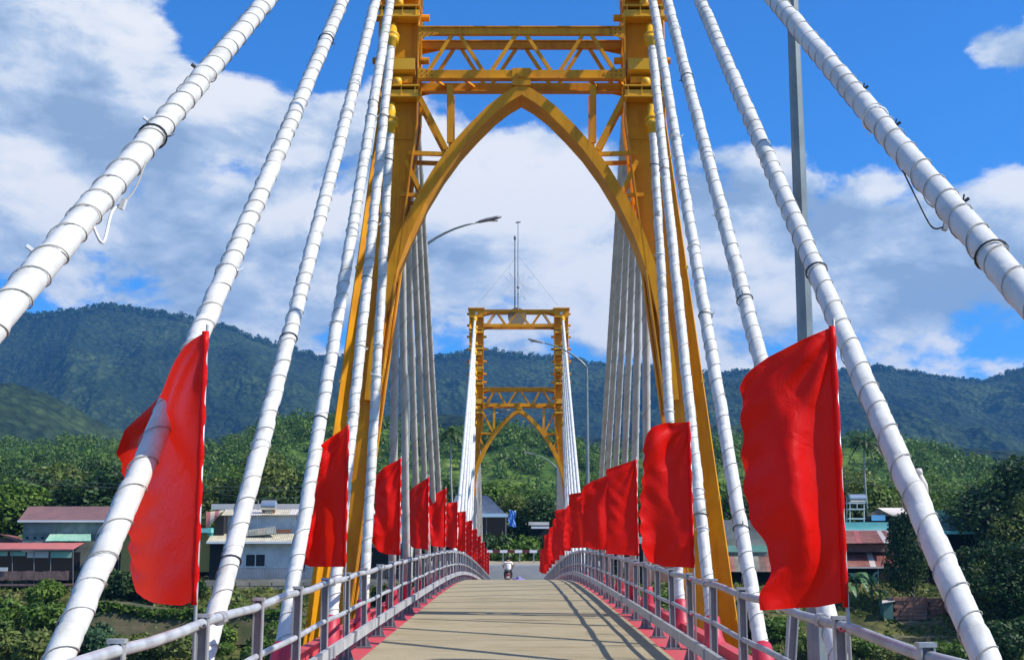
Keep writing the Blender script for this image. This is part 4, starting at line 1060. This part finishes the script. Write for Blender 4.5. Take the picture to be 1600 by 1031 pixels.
rng_ = np.random.default_rng(31); cr = []
for (p, q) in zip(tp[:-1], tp[1:]):
    for k in range(260):
        t = rng_.random(); a_ = at(p[0]*(1-t)+q[0]*t, p[1]*(1-t)+q[1]*t+2+abs(rng_.normal())*(7 if rng_.random() < .8 else 22)-3, 125.3-.0); cr.append((a_.x, 125.35-abs(rng_.normal())*.25-.03*(10-a_.z)*2, a_.z))
cr = np.array(cr); nn = len(cr); nr_ = rng_.normal(size=(nn,3)); nr_ /= np.linalg.norm(nr_, axis=1)[:,None]; a1_ = np.cross(nr_, rng_.normal(size=(nn,3))); a1_ /= np.linalg.norm(a1_, axis=1)[:,None]; b1_ = np.cross(nr_, a1_); ss_ = rng_.uniform(.1,.28,nn)[:,None]
me = leaf_mesh('hanging_creeper', [np.stack([cr-a1_*ss_, cr+b1_*ss_*.6, cr+a1_*ss_, cr-b1_*ss_*.6], 1).reshape(-1,3)], M['leaf_mid']); o = bpy.data.objects.new('hanging_creeper', me); COL.objects.link(o); tag(o, 'creeper hanging over the top of the embankment wall', 'creeper', kind='stuff')
# centre: blue roofed shop and low shed beyond the barrier
h = house('roadside_shop', 775, 878, 139, 'blue grey gable roofed shop with pale blue fascia beyond the road', 'shop')
A_ = at(700, 806, 138.6); B_ = at(793, 806, 138.6); C_ = at(762, 774, 142); D_ = at(712, 774, 142)
sheet_roof(h, A_, B_, C_, D_, 7, [M['bluegrey_roof']]); pb('fascia', M['paleblue'], h, 700, 794, 802, 807.5, 138.4, .1)
pb('back_wall', M['dark'], h, 702, 792, 808, 880, 143, .2)
for x in (760, 790): pole(h, x, 808, 880, 138.8, .06)
tp_ = MB(); a_ = at(795, 797, 138); vs = []
for j in range(9):
    for i in range(5): vs.append((a_.x+i*.17+.06*math.sin(j), 138+.1*math.sin(i*2+j), a_.z-j*.21+.08*math.sin(i*1.5)))
tp_.add(vs, [(j*5+i, j*5+i+1, j*5+i+6, j*5+i+5) for j in range(8) for i in range(4)])
tt = tp_.build('blue_tarpaulin', M['tarp'], org=a_); tt.modifiers.new('thick', 'SOLIDIFY').thickness = .02; tag(tt, 'crumpled blue tarpaulin hanging at the right corner of the roadside shop', 'tarpaulin')
h = house('roadside_shed', 840, 875, 141, 'low shed with pale flat roof and dark front right of the roadside bush', 'shed')
pb('roof', M['pale_sheet'], h, 826, 858, 815, 820, 140, 4); pb('roof_edge', M['white'], h, 830, 858, 822, 825.5, 139.6, .3); pb('front', M['dark'], h, 828, 880, 826, 872, 141, 3)
pb('sign_board', M['white'], h, 829, 839, 872.5, 875.5, 136, .05)
# striped road barrier
bar_ = house('road_barrier', 808, 878, 131.5, 'dark red and white striped horizontal barrier rail beyond the road', 'barrier')
x = 700.; k = 0
while x < 905:
    a_, b_ = at(x, 863.3, 131.5), at(x+11.6, 858.8, 131.5); mb = MB(); mb.box(a_.x, b_.x, 131.45, 131.6, a_.z, b_.z); mb.build('rail_stripe', M['barrier_white' if k % 2 else 'barrier_red'], bar_); x += 11.6; k += 1
for x in (712, 745, 786, 812, 834, 872): 
    a_ = at(x, 862, 131.6); mb = MB(); mb.box(a_.x-.06, a_.x+.06, 131.61, 131.72, 10.15, a_.z+.1); mb.build('post', M['galv'], bar_)

# right bank
h = house('rusty_roof_house', 1350, 895, 142, 'house with two tiers of rusty red sheet roofs on the right bank')
mt = lambda k: [M['rusty_roof'], M['rusty_roof'], M['pale_sheet'], M['rusty_roof'], M['rusty_roof'], M['salmon_roof'], M['rusty_roof'], M['rusty_roof']][k % 8]
sheet_roof(h, at(1296, 849, 141), at(1398, 848, 141), at(1384, 829, 146), at(1296, 829, 146), 12, mt)
pb('upper_wall', M['wood'], h, 1296, 1396, 850, 862, 142.6, 5)
sheet_roof(h, at(1296, 886, 139.8), at(1406, 886, 139.8), at(1394, 861, 144), at(1296, 861, 144), 12, lambda k: mt(k+3))
pb('eave_board', M['pale_sheet'], h, 1296, 1406, 885, 887.5, 139.7, .06)
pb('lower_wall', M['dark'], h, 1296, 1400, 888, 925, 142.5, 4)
for x in (1372, 1402): pole(h, x, 887, 925, 140, .05, M['galv'])
h = house('turquoise_house', 1350, 829, 148, 'flat roofed turquoise house carrying a water tank frame on the right bank')
pb('wall', M['teal'], h, 1318, 1388, 815.5, 827, 148, 8); pb('cornice', M['white'], h, 1316, 1390, 827.2, 831.5, 147.7, 8.5)
tk = house('water_tank_stand', 1335, 815, 150, 'white framed rooftop stand holding a horizontal steel water tank', 'water tank')
for x in (1328, 1350): 
    for yy_ in (150, 151.2): pole(tk, x, 785, 815, yy_, .06, M['pale_wall'], 'leg')
for y in (784.5, 794, 809): pb('cross_rail', M['pale_wall'], tk, 1326, 1352, y, y+1.8, 149.9, 1.4)
pole(tk, 1339, 786, 794, 149.9, .05, M['pale_wall'], 'mullion')
a_, b_ = at(1326, 779, 150.6), at(1353, 779, 150.6); mb = MB(); mb.tube([a_, a_+Vector((.1,0,0)), b_-Vector((.1,0,0)), b_], [.35,.52,.52,.35], 16); mb.build('tank', M['tank'], tk)
pole(tk, 1323, 776, 815, 149.8, .03, M['galv'], 'pipe')
h = house('white_gable_house', 1380, 815, 152, 'house with white sheet gable roof and sky blue sheeting under it')
A_, B_, C_, D_ = at(1355, 806, 151), at(1422, 812, 151), at(1410, 793.5, 155), at(1370, 793.5, 155)
sheet_roof(h, at(1395, 806, 150.5), at(1425, 807, 150.5), at(1415, 793, 156), at(1371, 793, 150.5), 5, [M['pale_sheet']])
mb = MB(); mb.poly([at(1354, 806, 150.6), at(1396, 806, 150.6), at(1371, 795, 150.6)], (0,.1,0)); mb.build('gable', M['wood'], h); pb('wall', M['dark'], h, 1356, 1420, 806, 826, 151.5, 4)
pb('blue_sheet', M['bluepale'], h, 1362, 1383, 804.5, 813, 150.4, .06)
# dark green pyramid roof
h = house('green_roofed_house', 1500, 850, 150, 'wide house with dark green hipped roof behind the cable on the right')
ap_ = at(1468, 792, 154)
sheet_roof(h, at(1410, 829, 149), at(1568, 834, 149), at(1478, 797, 154), at(1455, 797, 154), 10, [M['darkteal_roof']]); pb('fascia', M['teal'], h, 1410, 1568, 829, 834, 148.8, .1); pb('wall', M['dark'], h, 1415, 1560, 835, 880, 151, 4)
h = house('far_right_house', 1590, 830, 155, 'pale fascia and green roof corner of a house at the right edge')
pb('fascia', M['white'], h, 1566, 1680, 810, 813.5, 154.5, .2); sheet_roof(h, at(1566, 810, 154.6), at(1680, 810, 154.6), at(1660, 798, 159), at(1600, 798, 159), 4, [M['darkteal_roof']]); pb('wall', M['grey_wall'], h, 1572, 1680, 814, 850, 155, 3)
# houses between the right tower leg and the big flag
h = house('weathered_house', 1150, 890, 140, 'weathered grey house with green band seen between the right tower leg and the big flag')
pb('upper_wall', M['grey_wall'], h, 1128, 1296, 812, 842, 143, 6); pb('green_band', M['mint_roof'], h, 1128, 1200, 852, 862, 141.9, .3); pb('middle_wall', M['concrete'], h, 1128, 1296, 842, 868, 142.2, .8)
sheet_roof(h, at(1128, 893, 139.4), at(1250, 893, 139.4), at(1240, 869, 142), at(1128, 869, 142), 12, [M['pale_sheet'] if 0 else M['wood'], M['rusty_roof'], M['concrete']]); pb('lower_wall', M['dark'], h, 1128, 1296, 894, 925, 142, 3); pb('shaded_wall', M['brick'], h, 1010, 1128, 880, 925, 141, 3)
h = house('low_green_house', 990, 850, 146, 'low house with pale green roof behind the third right flag')
pb('wall', M['dark'], h, 960, 1120, 850, 880, 146, 4); pb('roof', M['mint_roof'], h, 955, 1124, 838, 849, 145.2, 5)
# brick ruins, green hut, mossy ledges on the right bank
def rubble_wall(nm, x0, x1, ya, yb, Y, label, m):
    r = house(nm, (x0+x1)/2, yb, Y, label, 'brick wall'); rows = max(2, int((yb-ya)/6)); 
    for i in range(rows):
        x = x0+(i % 2)*3
        while x < x1-2:
            w_ = random.uniform(8, 14); a_, b_ = at(x+.3, ya+(i+1)*(yb-ya)/rows-.2, Y), at(min(x+w_, x1)-.3, ya+i*(yb-ya)/rows+.2, Y); mb = MB(); o = random.uniform(-.06,.06); mb.box(a_.x, b_.x, Y+o, Y+.5, a_.z, b_.z); mb.build('brick_block', m, r); x += w_
    a_, b_ = at(x0, yb, Y), at(x1, ya, Y); mb = MB(); mb.box(a_.x, b_.x, Y+.501, Y+2.5, a_.z-2, b_.z-.1); mb.build('backing', M['concrete'], r)
rubble_wall('ruined_brick_wall', 1396, 1449, 932, 968, 130, 'sunlit ruined red brick wall on the right bank below the rusty roofs', M['brick'])
rubble_wall('ruined_brick_wall', 1450, 1500, 934, 966, 131, 'shaded darker brick wall right of the sunlit ruined wall', M['brick'])
h = house('green_hut', 1388, 968, 130, 'tiny dark green hut with slanted roof beside the brick ruins', 'hut')
pb('wall', M['darkteal_roof'], h, 1381, 1395, 941, 967, 130, 1.2); sheet_roof(h, at(1378, 942, 129.6), at(1398, 939, 129.6), at(1398, 936, 131.4), at(1378, 938, 131.4), 2, [M['pale_sheet']])
for (x0, x1, y, Y, lab) in ((1350,1400,976,129.3,'low brown earth ledge on the right bank'),(1408,1500,972,129,'mossy flat stone ledge below the brick ruins'),(1400,1520,996,125.8,'lower mossy stone ledge near the bottom right')):
    a_, b_ = at(x0, y+16, Y), at(x1, y, Y); mb = MB(); n = 10; vs = []
    for i in range(n+1):
        x = a_.x+(b_.x-a_.x)*i/n; j = random.uniform(-.15,.15)
        vs += [(x, Y+random.uniform(-.2,.2), a_.z-1), (x, Y+j, b_.z+random.uniform(-.12,.12)), (x, Y+2.5, b_.z+.3), (x, Y+2.5, a_.z-1)]
    fs = [(0,1,2,3), tuple(n*4+k for k in (3,2,1,0))]
    for i in range(n):
        for j in range(4): fs.append((i*4+j, i*4+4+j, i*4+4+(j+1) % 4, i*4+(j+1) % 4))
    mb.add(vs, fs); tag(mb.build('rock_ledge', M['moss'], org=(a_.x, Y, a_.z)), lab, 'ledge')

# ------------------------------------------------------------------ trees
TL = [
 # x, ytop, Y, kind, width, label
 (12,735,158,'m0',1.5,'dense tree at the extreme left edge behind the red awning'),
 (60,722,166,'d2',1.5,'round green tree behind the left end of the maroon roof'),
 (105,715,172,'l0',1.4,'yellow green tree in the tree belt above the maroon roof'),
 (150,725,164,'d0',1.5,'leafy tree directly behind the maroon roof'),
 (185,718,170,'d0',1.5,'darker tree left of the largest left flag'),
 (232,740,165,'d1',1.4,'dark tree behind the largest left flag'),
 (345,735,160,'l1',1.3,'sunlit green tree just right of the largest left flag'),
 (372,728,168,'m0',1.2,'green tree between the second and third left cables'),
 (430,688,158,'l2',.9,'tall loose crowned tree above the steel water tank'),
 (462,726,156,'d2',1.2,'dark tree right of the steel water tank'),
 (500,720,160,'m1',1.2,'tree behind the third left cable and second flag'),
 (600,735,165,'l0',1.3,'pale green tree left of the shadowed main span cables'),
 (640,742,160,'m2',1.2,'tree behind the shadowed main span cables'),
 (700,735,150,'d0',1.3,'dark tree behind the small left flags'),
 (735,760,152,'d1',1.2,'very dark tree left of the roadside shop'),
 (778,742,160,'m0',1.2,'green tree rising behind the roadside shop roof'),
 (806,762,152,'l1',1.2,'sunlit tree right behind the blue tarpaulin'),
 (836,765,150,'d2',1.4,'dark broad tree above the roadside shed'),
 (866,775,156,'d0',1.2,'dark tree behind the cables right of the roadside shed'),
 (905,770,165,'m1',1.2,'tree behind the row of small right flags'),
 (1000,770,160,'d1',1.3,'dark tree between the third and second right flags'),
 (1145,758,158,'d2',1.3,'dark tree left of the big right flag'),
 (1230,748,160,'m2',1.3,'tree hidden mostly by the big right flag'),
 (1320,722,164,'l2',1.2,'loose tree beside the palm on the right bank'),
 (1372,742,162,'m0',1.2,'tree right of the palm trunk'),
 (1418,772,133.5,'d1',.62,'narrow dark tree in front of the white gable house'),
 (1450,770,160,'m1',1.2,'tree behind the green roofed house left half'),
 (1510,765,158,'l0',1.2,'yellowish tree above the green roofed house'),
 (1568,697,150,'d2',1.15,'very tall dark round tree at the right edge'),
 (1600,760,146,'l1',1.2,'sunlit tree at the right edge below the tall dark tree'),
 (1535,835,128.5,'d0',1.25,'dark shaded tree in front of the green roofed house'),
 (1590,835,126.5,'d1',1.4,'black green tree at the lower right corner'),
 (1520,868,127,'l2',.9,'small yellow green tree between the brick ruins and the cable'),
]
for (x, y, Y, k, wd, lab) in TL: tree(x, y, Y, 0, k, lab, wd)
# wood behind as one mass
def woodland(nm, m, rows, leaf, n, seed):
    rng = np.random.default_rng(seed); arrs = []
    for (x0, x1, top, Ya, cnt, r) in rows:
        for i in range(cnt):
            px_ = x0+(x1-x0)*(i+rng.random())/cnt; Y = Ya+rng.random()*18; p = at(px_, top+rng.normal()*7, Y); g = float(gz(p.x, Y)); h_ = max(3., p.z-g)
            bl = crown_blobs(h_, r*(.8+.4*rng.random()), rng, 7, .15); bl = [(b[0]+p.x, b[1]+Y, b[2]+g, b[3], b[4], b[5]) for b in bl]
            arrs.append(leaf_arrays(bl, n, leaf, rng))
    me = leaf_mesh(nm, arrs, m); o = bpy.data.objects.new(nm, me); COL.objects.link(o); return o
o = woodland('distant_wood', M['leaf_mid'], [(240,560,722,190,14,5),(560,980,752,200,22,5),(980,1300,750,190,16,5),(1300,1560,748,195,12,5),(1540,1760,735,190,10,5.5)], .22, 3400, 3); tag(o, 'green wood closing the far bank behind the houses and single trees', 'wood', kind='stuff')
o = woodland('dark_thicket', M['leaf_dark'], [(-150,240,706,188,22,5.0),(-150,230,770,176,18,4),(320,520,768,172,10,3.5),(560,760,790,168,12,3.5),(760,900,812,150,10,2.6),(980,1130,800,165,10,3.5),(1400,1700,800,168,14,3.5)], .20, 2400, 4); tag(o, 'dark undergrowth between the houses and the wood', 'thicket', kind='stuff')
# hillside trees as cover
rng = np.random.default_rng(9); arrs = []
for i in range(4200):
    X = rng.uniform(-330, 330); Y = rng.uniform(345, 566)
    if fbm(np.array([X]), np.array([Y]), 38., 3, 77)[0] < (.44 if -45 < X < 55 else .36) and rng.random() > .15: continue
    z = float(hz(np.array([X]), np.array([Y]))[0])
    if z < 12: continue
    r = rng.uniform(1.6, 3.8)
    arrs.append(leaf_arrays([(X, Y, z+r*.8, r, r, r*.95), (X+r*.5, Y-r*.3, z+r*.4, r*.7, r*.7, r*.6)], 105, r*.19, rng))
me = leaf_mesh('hill_trees', arrs, M['leaf_mid']); o = bpy.data.objects.new('hill_trees', me); COL.objects.link(o); tag(o, 'scattered trees and scrub covering the green hillside', 'hill trees', kind='stuff')
# tree tops along the mountain skyline
arrs = []
for i in range(1500):
    X = rng.uniform(-1350, 1350); Y = YM+rng.uniform(-50, 15); z = float(mz(np.array([X]), np.array([Y]))[0]); r = rng.uniform(3.5, 7.5)
    arrs.append(leaf_arrays([(X, Y, z+r*.5, r*1.1, r, r)], 26, r*.5, rng))
me = leaf_mesh('ridge_trees', arrs, M['leaf_dark']); o = bpy.data.objects.new('ridge_trees', me); COL.objects.link(o); tag(o, 'tree canopy fringing the mountain skyline', 'ridge trees', kind='stuff')

# palms
def palm(x, ytop, Y, label, trunk_r=.13, fr=14, L=2.2, group=None, drop=0):
    p = at(x, ytop, Y); g = float(gz(p.x, Y)); r = empty('palm_tree', (p.x, Y, g), label, 'palm tree', group); top = p.z-.9
    mb = MB(); mb.tube([(p.x+.15*math.sin(i), Y, g+(top-g)*i/6) for i in range(7)], [trunk_r*(1-.05*i) for i in range(7)], 8); mb.build('trunk', M['palm_bark'], r, True)
    for k in range(fr):
        a = 2*math.pi*k/fr+random.uniform(-.15,.15); e0 = random.uniform(.1, 1.1); mb = MB(); l = L*random.uniform(.85, 1.1); n = 9; pr = None
        for i in range(n+1):
            t = i/n; rr_ = l*t*(1-.18*t); z = top+l*(e0*t-.95*t*t*(1.1+.3*math.sin(k)))
            q = Vector((p.x+math.cos(a)*rr_, Y+math.sin(a)*rr_, z)); tan = Vector((-math.sin(a), math.cos(a), 0)); w_ = .34*math.sin(math.pi*min(1, .12+t*.9))
            if pr is not None:
                q0, w0 = pr
                for sgn in (-1, 1):
                    mb.add([q0, q, q+tan*sgn*w_-Vector((0,0,w_*.8)), q0.lerp(q,.45)+tan*sgn*(w0+.05)-Vector((0,0,w0*.9))], [(0,1,2,3)])
            pr = (q, w_)
        mb.build('frond', M['leaf_dark'], r)
    mb = MB(); mb.ball((p.x, Y, top-.25), .28, 8, 5, (1,1,1.3)); mb.build('crown_shaft', M['leaf_mid'], r, True)
    return r
palm(1350, 680, 158, 'slim areca palm with pale trunk above the white water tank on the right bank', .14, 18, 2.7)
palm(707, 662, 140, 'dark palm standing behind the small left flags beside the far tower', .12, 16, 2.0)
palm(283, 690, 190, 'distant palm top behind the largest left flag', .12, 12, 2.)
# banana plants
def banana(x, y, Y, label, s=1.):
    p = at(x, y, Y); r = empty('banana_plant', p, label, 'banana plant', 'banana plants on the right bank')
    mb = MB(); mb.tube([p, p+Vector((.05,0,1.4*s))], [.14,.09], 7); mb.build('stem', M['banana'], r)
    for k in range(8):
        a = random.uniform(0, 6.28); l = random.uniform(1.5, 2.3)*s; e = random.uniform(.6, 1.3); mb = MB(); n = 7; pr = None
        for i in range(n+1):
            t = i/n; q = p+Vector((math.cos(a)*l*t*.75, math.sin(a)*l*t*.75, 1.3*s+l*(e*t-1.0*t*t))); tan = Vector((-math.sin(a), math.cos(a), 0)); w_ = .30*s*math.sin(math.pi*min(.97, .1+t*.85))
            if pr: 
                for sg in (-1, 1): mb.add([pr[0], q, q+tan*sg*w_+Vector((0,0,.06-.1*abs(sg)*w_)), pr[0]+tan*sg*pr[1]], [(0,1,2,3)])
            pr = (q, w_)
        mb.build('leaf', M['banana'], r)
banana(1338, 935, 134, 'large banana plant below the rusty roofs with pale broad leaves', 1.35)
banana(1362, 930, 135, 'second banana plant right of the large one', 1.15)
banana(1325, 945, 133, 'banana plant just right of the big red flag', 1.2)
banana(1375, 945, 133, 'smallest banana plant beside the green hut', .9)

# bushes on both banks
for (x, y, Y, w_, k, lab) in [
 (40,965,128,3.0,'m1','yellow green bush at the far left below the red awning'),(70,920,133,2.2,'m2','bush under the left end of the wooden balcony'),(135,1000,122,2.6,'b1','large blue green bush at the bottom left'),
 (20,1020,120,3.2,'l1','ochre green scrub in the bottom left corner'),(200,905,137,2.6,'d1','dark hedge clump left of the largest left flag bottom'),(240,912,136.5,2.6,'d2','dark hedge clump below the largest left flag'),(285,920,136,2.4,'d3','dark hedge clump at the right corner of the largest left flag'),
 (165,900,138,2.2,'d1','dark hedge clump beside the shed'),(205,1010,119.5,1.9,'l2','low scrub between two bushes at bottom left'),(240,975,121,1.3,'m1','small bush against the embankment wall'),(310,1000,121,1.5,'l3','pale scrub below the middle of the embankment wall'),(350,1012,121,1.3,'m3','scrub at the foot of the third left cable'),
 (345,985,122,2.1,'m3','bush behind the second railing post on the left'),(385,972,131,1.9,'b1','leafy bush below the stone retaining wall'),(440,985,132,1.7,'m2','bush right of the third left cable below the wall'),(255,1018,119,2.4,'l1','scrub at the bottom edge behind the left railing'),
 (460,985,124,2.2,'l3','dry looking scrub left of the yellow leg foot'),(420,1015,120,2.0,'m1','bush near the bottom between left cables'),(610,930,134,2.0,'d2','shrub glimpsed between the left railing posts'),
 (810,850,136,2.6,'m2','bright green roadside bush beyond the striped barrier'),(775,862,137,1.9,'d1','dark bush left of the roadside bush'),(850,862,137,2.2,'d2','dark bush right of the roadside bush'),(880,868,136,2.0,'d3','dark bush behind the right railing end'),(745,868,136,2.2,'d1','dark bush behind the left railing end'),
 (1280,1010,121,2.4,'l1','grassy scrub behind the lamp post base'),(1340,1010,124,1.8,'m2','green scrub right of the lamp post base'),(1400,1028,120,2.0,'l2','scrub at the bottom below the mossy ledge'),(1490,1022,122,2.0,'m1','green bush at the bottom right of the mossy ledge'),
 (1540,965,124,3.0,'d2','dark bush mass behind the second right cable'),(1590,1000,121,3.2,'d1','dark bush in the bottom right corner'),(1530,925,127,2.2,'d3','dark bush right of the brick ruins'),(1075,960,130,2.2,'l2','sunlit scrub seen through the right railing'),(1160,975,126,2.2,'d1','dark scrub between the leg and right railing'),(1010,940,132,1.8,'m1','green scrub behind the second right sleeve'),(1220,980,124,2.4,'m3','scrub left of the lamp post')]:
    bush(x, y, Y, w_, k, lab)
o = bush(834, 853, 135.2, .55, 'l1', 'small clump of orange blossom right of the roadside bush'); o.data = bush_mesh(M['orange_leaf'], 3, 160, .3)
# ground cover on the banks
rng = np.random.default_rng(12); N = 26000
X = rng.uniform(-78, 78, N); Y = rng.uniform(110, 141, N); keep = (np.abs(X) > 9) & (fbm(X, Y, 5., 3, 15) > .40); X = X[keep]; Y = Y[keep]; Z = gz(X, Y)
n = len(X); c = np.stack([X, Y, Z+.12], -1); nr = rng.normal(size=(n, 3)); nr /= np.linalg.norm(nr, axis=1)[:, None]; a_ = np.cross(nr, rng.normal(size=(n, 3))); a_ /= np.linalg.norm(a_, axis=1)[:, None]; b_ = np.cross(nr, a_)
s_ = rng.uniform(.12, .42, n)[:, None]; v = np.stack([c-a_*s_, c+b_*s_*.6, c+a_*s_+np.array([0,0,.1]), c-b_*s_*.6], 1).reshape(-1, 3)
me = leaf_mesh('bank_weeds', [v], M['leaf_lime']); o = bpy.data.objects.new('bank_weeds', me); COL.objects.link(o); tag(o, 'weeds and creeping plants over the river bank', 'weeds', kind='stuff')

# overhead wires
wr = MB()
for (xa, ya, xb, yb, Y) in ((-60,742,480,760,150),(-60,748,480,766,150),(1290,748,1660,772,150),(340,770,480,775,148)):
    a_, b_ = at(xa, ya, Y), at(xb, yb, Y); wr = MB(); wr.tube([a_.lerp(b_, t)-Vector((0,0,1.6*t*(1-t))) for t in np.linspace(0, 1, 14)], .018, 4)
    tag(wr.build('power_line', M['post'], org=a_), 'thin dark power line crossing ' + {(-60,742):'the left trees, upper of two', (-60,748):'the left trees, lower of two'}.get((xa, ya), 'the hillside at right' if xa > 1000 else 'the sky side of the trees above the pale house'), 'power line')

# ------------------------------------------------------------------ motorbike rider on the bridge
RY = 83.; rp = at(794, 890, RY); rx = rp.x; rz = deckz(RY)
bk = empty('motor_scooter', (rx, RY, rz), 'dark motor scooter ridden away from the camera near the bridge end', 'scooter')
def ring(mb, c, r, t, n=16):
    mb.tube([(c[0], c[1]+r*math.cos(v), c[2]+r*math.sin(v)) for v in np.linspace(0, 2*math.pi, n+1)], t, 6)
for dy in (-.6, .62):
    mb = MB(); ring(mb, (rx, RY+dy, rz+.27), .22, .05); wh = mb.build('wheel', M['tyre'], bk, True)
    mb = MB(); mb.tube([(rx-.04, RY+dy, rz+.27), (rx+.04, RY+dy, rz+.27)], .13, 10); mb.build('rim', M['galv'], wh)
mb = MB(); mb.tube([(rx, RY-.78, rz+.68),(rx, RY-.6, rz+.62),(rx, RY-.2, rz+.50),(rx, RY+.15, rz+.34),(rx, RY+.4, rz+.42),(rx, RY+.55, rz+.85)], [.08,.17,.19,.14,.12,.09], 10); mb.build('body', M['scooter'], bk, True)
mb = MB(); mb.tube([(rx, RY-.75, rz+.78),(rx, RY-.4, rz+.76),(rx, RY+.05, rz+.70)], [.10,.14,.11], 8); mb.build('saddle', M['tyre'], bk, True)
mb = MB(); mb.tube([(rx-.32, RY+.38, rz+1.0),(rx, RY+.5, rz+.98),(rx+.32, RY+.38, rz+1.0)], .022, 6); mb.build('handlebar', M['post'], bk)
for s in (-1, 1): mb = MB(); mb.tube([(rx+s*.28, RY+.42, rz+1.0),(rx+s*.36, RY+.42, rz+1.2)], .012, 5); mb.ball((rx+s*.36, RY+.42, rz+1.22), .06, 8, 5, (1,.3,.7)); mb.build('mirror', M['post'], bk)
mb = MB(); mb.box(rx-.09, rx+.09, RY-.84, RY-.80, rz+.60, rz+.68); mb.build('tail_lamp', M['redkerb'], bk); mb = MB(); mb.box(rx-.1, rx+.1, RY-.80, RY-.785, rz+.42, rz+.56); mb.build('number_plate', M['white'], bk)
mb = MB(); mb.tube([(rx+.15, RY-.75, rz+.36),(rx+.15, RY-.1, rz+.26)], [.05,.04], 8); mb.build('exhaust', M['galv'], bk)
# rider grown from a skeleton
pr = empty('person', (rx, RY-.1, rz), 'person in a white shirt and dark trousers riding the scooter away, seen from behind', 'person')
def skin_fig(nm, verts, edges, radii, m, parent, sub=2):
    me = bpy.data.meshes.new(nm); o0 = ORG[parent.name]; me.from_pydata([tuple(Vector(v)-o0) for v in verts], edges, []); o = bpy.data.objects.new(nm, me); COL.objects.link(o); o.parent = parent; reg(o, o0)
    o.modifiers.new('skin', 'SKIN'); 
    for i, r in enumerate(radii):
        sv = me.skin_vertices[0].data[i]; sv.radius = r if isinstance(r, tuple) else (r, r); sv.use_root = (i == 0)
    sb_ = o.modifiers.new('sub', 'SUBSURF'); sb_.levels = sub; sb_.render_levels = sub
    me.materials.append(m); return o
def V(x, y, z): return (rx+x, RY+y, rz+z)
vv = [V(0,-.22,.86),V(0,-.20,1.05),V(0,-.14,1.27),V(0,-.10,1.42),V(0,-.06,1.50),V(0,-.03,1.60),V(0,-.02,1.68),
      V(-.17,-.12,1.36),V(-.27,.10,1.18),V(-.29,.34,1.04),V(.17,-.12,1.36),V(.27,.10,1.18),V(.29,.34,1.04),
      V(-.11,-.18,.82),V(-.19,.22,.72),V(-.17,.18,.34),V(-.17,.30,.28),V(.11,-.18,.82),V(.19,.22,.72),V(.17,.18,.34),V(.17,.30,.28)]
ee = [(0,1),(1,2),(2,3),(3,4),(4,5),(5,6),(3,7),(7,8),(8,9),(3,10),(10,11),(11,12),(0,13),(13,14),(14,15),(15,16),(0,17),(17,18),(18,19),(19,20)]
rr = [(.16,.12),(.15,.11),(.17,.12),(.10,.09),.055,.085,.08,.07,.05,.035,.07,.05,.035,.10,.08,.055,.04,.10,.08,.055,.04]
skin_fig('body', vv, ee, rr, M['skin'], pr)
skin_fig('shirt', [V(0,-.22,.84),V(0,-.20,1.05),V(0,-.14,1.28),V(0,-.10,1.42),V(-.18,-.12,1.37),V(-.26,.04,1.22),V(.18,-.12,1.37),V(.26,.04,1.22)], [(0,1),(1,2),(2,3),(3,4),(4,5),(3,6),(6,7)], [(.19,.14),(.18,.135),(.20,.15),(.115,.10),.09,.075,.09,.075], M['shirt'], pr)
skin_fig('trousers', [V(0,-.22,.82),V(-.12,-.18,.81),V(-.19,.22,.72),V(-.17,.18,.38),V(.12,-.18,.81),V(.19,.22,.72),V(.17,.18,.38)], [(0,1),(1,2),(2,3),(0,4),(4,5),(5,6)], [.15,.125,.10,.075,.125,.10,.075], M['trousers'], pr)
mb = MB(); mb.ball(V(0,-.03,1.66), .145, 14, 9, (1,1.12,1)); mb.build('helmet', M['hair'], pr, True)
mb = MB()
for i, q in enumerate([(0,0,.24,.26),(.18,.05,.22,.22),(-.14,.04,.28,.2),(.03,-.05,.42,.14)]): mb.ball((rx+.62+q[0], RY-.1+q[1], deckz(RY)+q[2]), q[3], 10, 7, (1.1,1,.9), .06)
sk = mb.build('cloth_sack', M['purple'], smooth=True, org=(rx+.62, RY-.1, deckz(RY))); tag(sk, 'small violet blue bundle beside the scooter rider on the bridge', 'bundle')

# ------------------------------------------------------------------ haze
hb = MB(); hb.box(-3420, 3420, -310, 4250, -1.8, 775); hzo = hb.build('haze', []); 
hm = bpy.data.materials.new('pale haze'); hm.use_nodes = True; hm.node_tree.nodes.clear(); t = NT(hm.node_tree)
pv = t.node('ShaderNodeVolumePrincipled'); pv.inputs['Color'].default_value = (.12,.40,.85,1); pv.inputs['Density'].default_value = .00012; pv.inputs['Anisotropy'].default_value = .1
oo = t.node('ShaderNodeOutputMaterial'); t.l.new(pv.outputs[0], oo.inputs['Volume']); hzo.data.materials.append(hm); hzo['kind'] = 'stuff'; hzo['label'] = 'thin blue haze over the valley'
